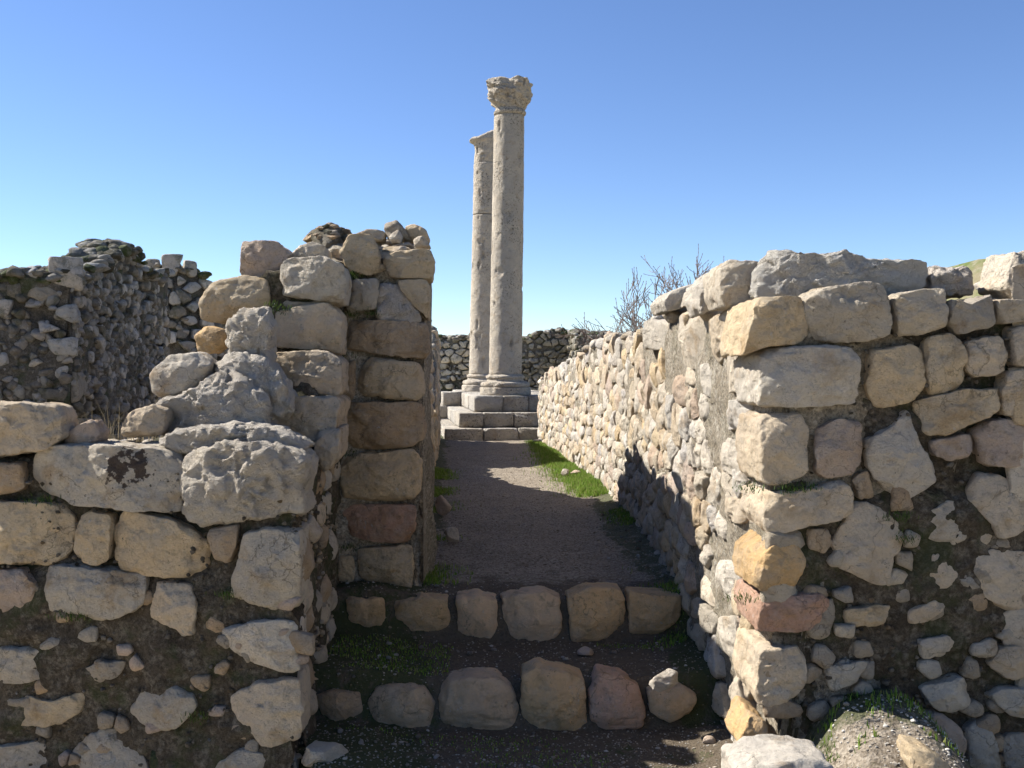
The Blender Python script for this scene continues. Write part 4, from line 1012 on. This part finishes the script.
# tufts in the joints
pts = []; h = []
def tuft(u, v, plane, w, n=70, r=.035, hh=(.008, .028)):
    a = plane.uv([(u, v)], w)[0]; c = plane.world(np.array([[a[0], a[1], 0.]]), w)[0]
    pts.append(c + np.random.RandomState(int(u)).normal(0, 1, (n, 3)) * [r, .015, r * .35]); h.append(rg.uniform(hh[0], hh[1], n))
for u, v in ((805,489),(792,490),(898,518),(905,540),(742,600),(748,489),(860,700)): tuft(u, v, PR, .01)
for u, v in ((38,502),(80,618),(65,617),(228,596),(195,718)): tuft(u, v, PL, .02)
for u, v in ((349,276),(353,277),(372,314),(352,315),(343,356),(348,455),(350,548)): tuft(u, v, PT, .02)
for u, v in ((281,310),(276,307)): tuft(u, v, PU, .0)
o = blades(np.concatenate(pts), np.concatenate(h), rg, [(.06, .11, .02), (.09, .13, .03), (.05, .08, .02)], w=.002, lean=1.6).build('wall_weeds', M_GRASS, origin=(0, 0, 0)); tag(o, 'tiny green weeds growing in the joints of the walls', 'weeds', kind='stuff')
# dry stalks behind the left wall
pts = np.stack([rg.uniform(-2.6, -1.9, 160), rg.uniform(5.9, 6.3, 160), np.full(160, .88)], 1)
o = blades(pts, rg.uniform(.1, .38, 160), rg, [(.32, .26, .16), (.25, .2, .12)], w=.0018, lean=.8).build('dry_grass', M_GRASS, origin=(0, 0, 0)); tag(o, 'dry grass stalks behind the left foreground wall', 'grass', kind='stuff')
# gravel
def gravel(name, P, s, rg, label, cols):
    b = Buf(); V0 = [ROCKS[1][k][0] for k in range(12)]; T = ICO[1][1]; n = len(P); nv = len(V0[0])
    A = np.stack([V0[rg.randint(12)] for _ in range(n)]); ang = rg.uniform(0, 6.28, n)
    X = A[:, :, 0] * np.cos(ang)[:, None] - A[:, :, 1] * np.sin(ang)[:, None]; Y = A[:, :, 0] * np.sin(ang)[:, None] + A[:, :, 1] * np.cos(ang)[:, None]
    V = np.stack([X, Y * .8, A[:, :, 2] * .6], 2) * s[:, None, None] + P[:, None, :]
    TT = (T[None] + (np.arange(n) * nv)[:, None, None]).reshape(-1, 3)
    c = np.repeat(np.array(cols)[rg.randint(len(cols), size=n)] * rg.uniform(.75, 1.2, (n, 1)), nv, 0)
    b.add(V.reshape(-1, 3), None, TT, c); tag(b.build(name, M_PEB, origin=(0, 0, 0), smooth=False), label, 'gravel', kind='stuff')
PC_ = [(.22, .19, .15), (.28, .24, .19), (.16, .13, .095), (.34, .31, .27), (.19, .15, .10)]
n = 14000; y = 4.6 + 11 * rg.rand(n) ** 1.7; x = rg.uniform(-1.05, 1.08, n); P = np.stack([x, y, x * 0], 1); P[:, 2] = zpath(x, y) + .001
gravel('gravel', P, rg.uniform(.003, .008, n) * (1 + (rg.rand(n) > .97) * 1.4), rg, 'loose gravel and small stones strewn over the path and steps', PC_)
n = 2000; x = rg.uniform(1.12, 2.5, n); y = rg.uniform(3.3, 4.3, n); P = np.stack([x, y, x * 0], 1); P[:, 2] = zm(x, y) + .002
gravel('gravel', P, rg.uniform(.003, .009, n) * (1 + (rg.rand(n) > .95) * 1.2), rg, 'pale gravel strewn over the bank at the foot of the right wall', [(.38, .35, .30), (.46, .43, .38), (.30, .26, .21)])
n = 130; y = 4.7 + 13 * rg.rand(n) ** 1.6; x = np.where(rg.rand(n) > .5, rx(y) - np.abs(rg.normal(0, .12, n)) - .03, LW(y) + .05 + np.abs(rg.normal(0, .14, n))); x = np.where(y < 6.2, rg.uniform(-.95, 1.0, n), x)
b = Buf(); P = np.stack([x, y, x * 0], 1); P[:, 2] = zpath(x, y) + .006
scatter(b, P, rg.uniform(.010, .026, n), rg, 2, ((.40, .35, .28), (.30, .25, .19), (.48, .44, .38), (.22, .18, .13)))
tag(b.build('gravel', M_STONE, origin=(0, 0, 0)), 'small broken stones lying along the edges of the path', 'gravel', kind='stuff')
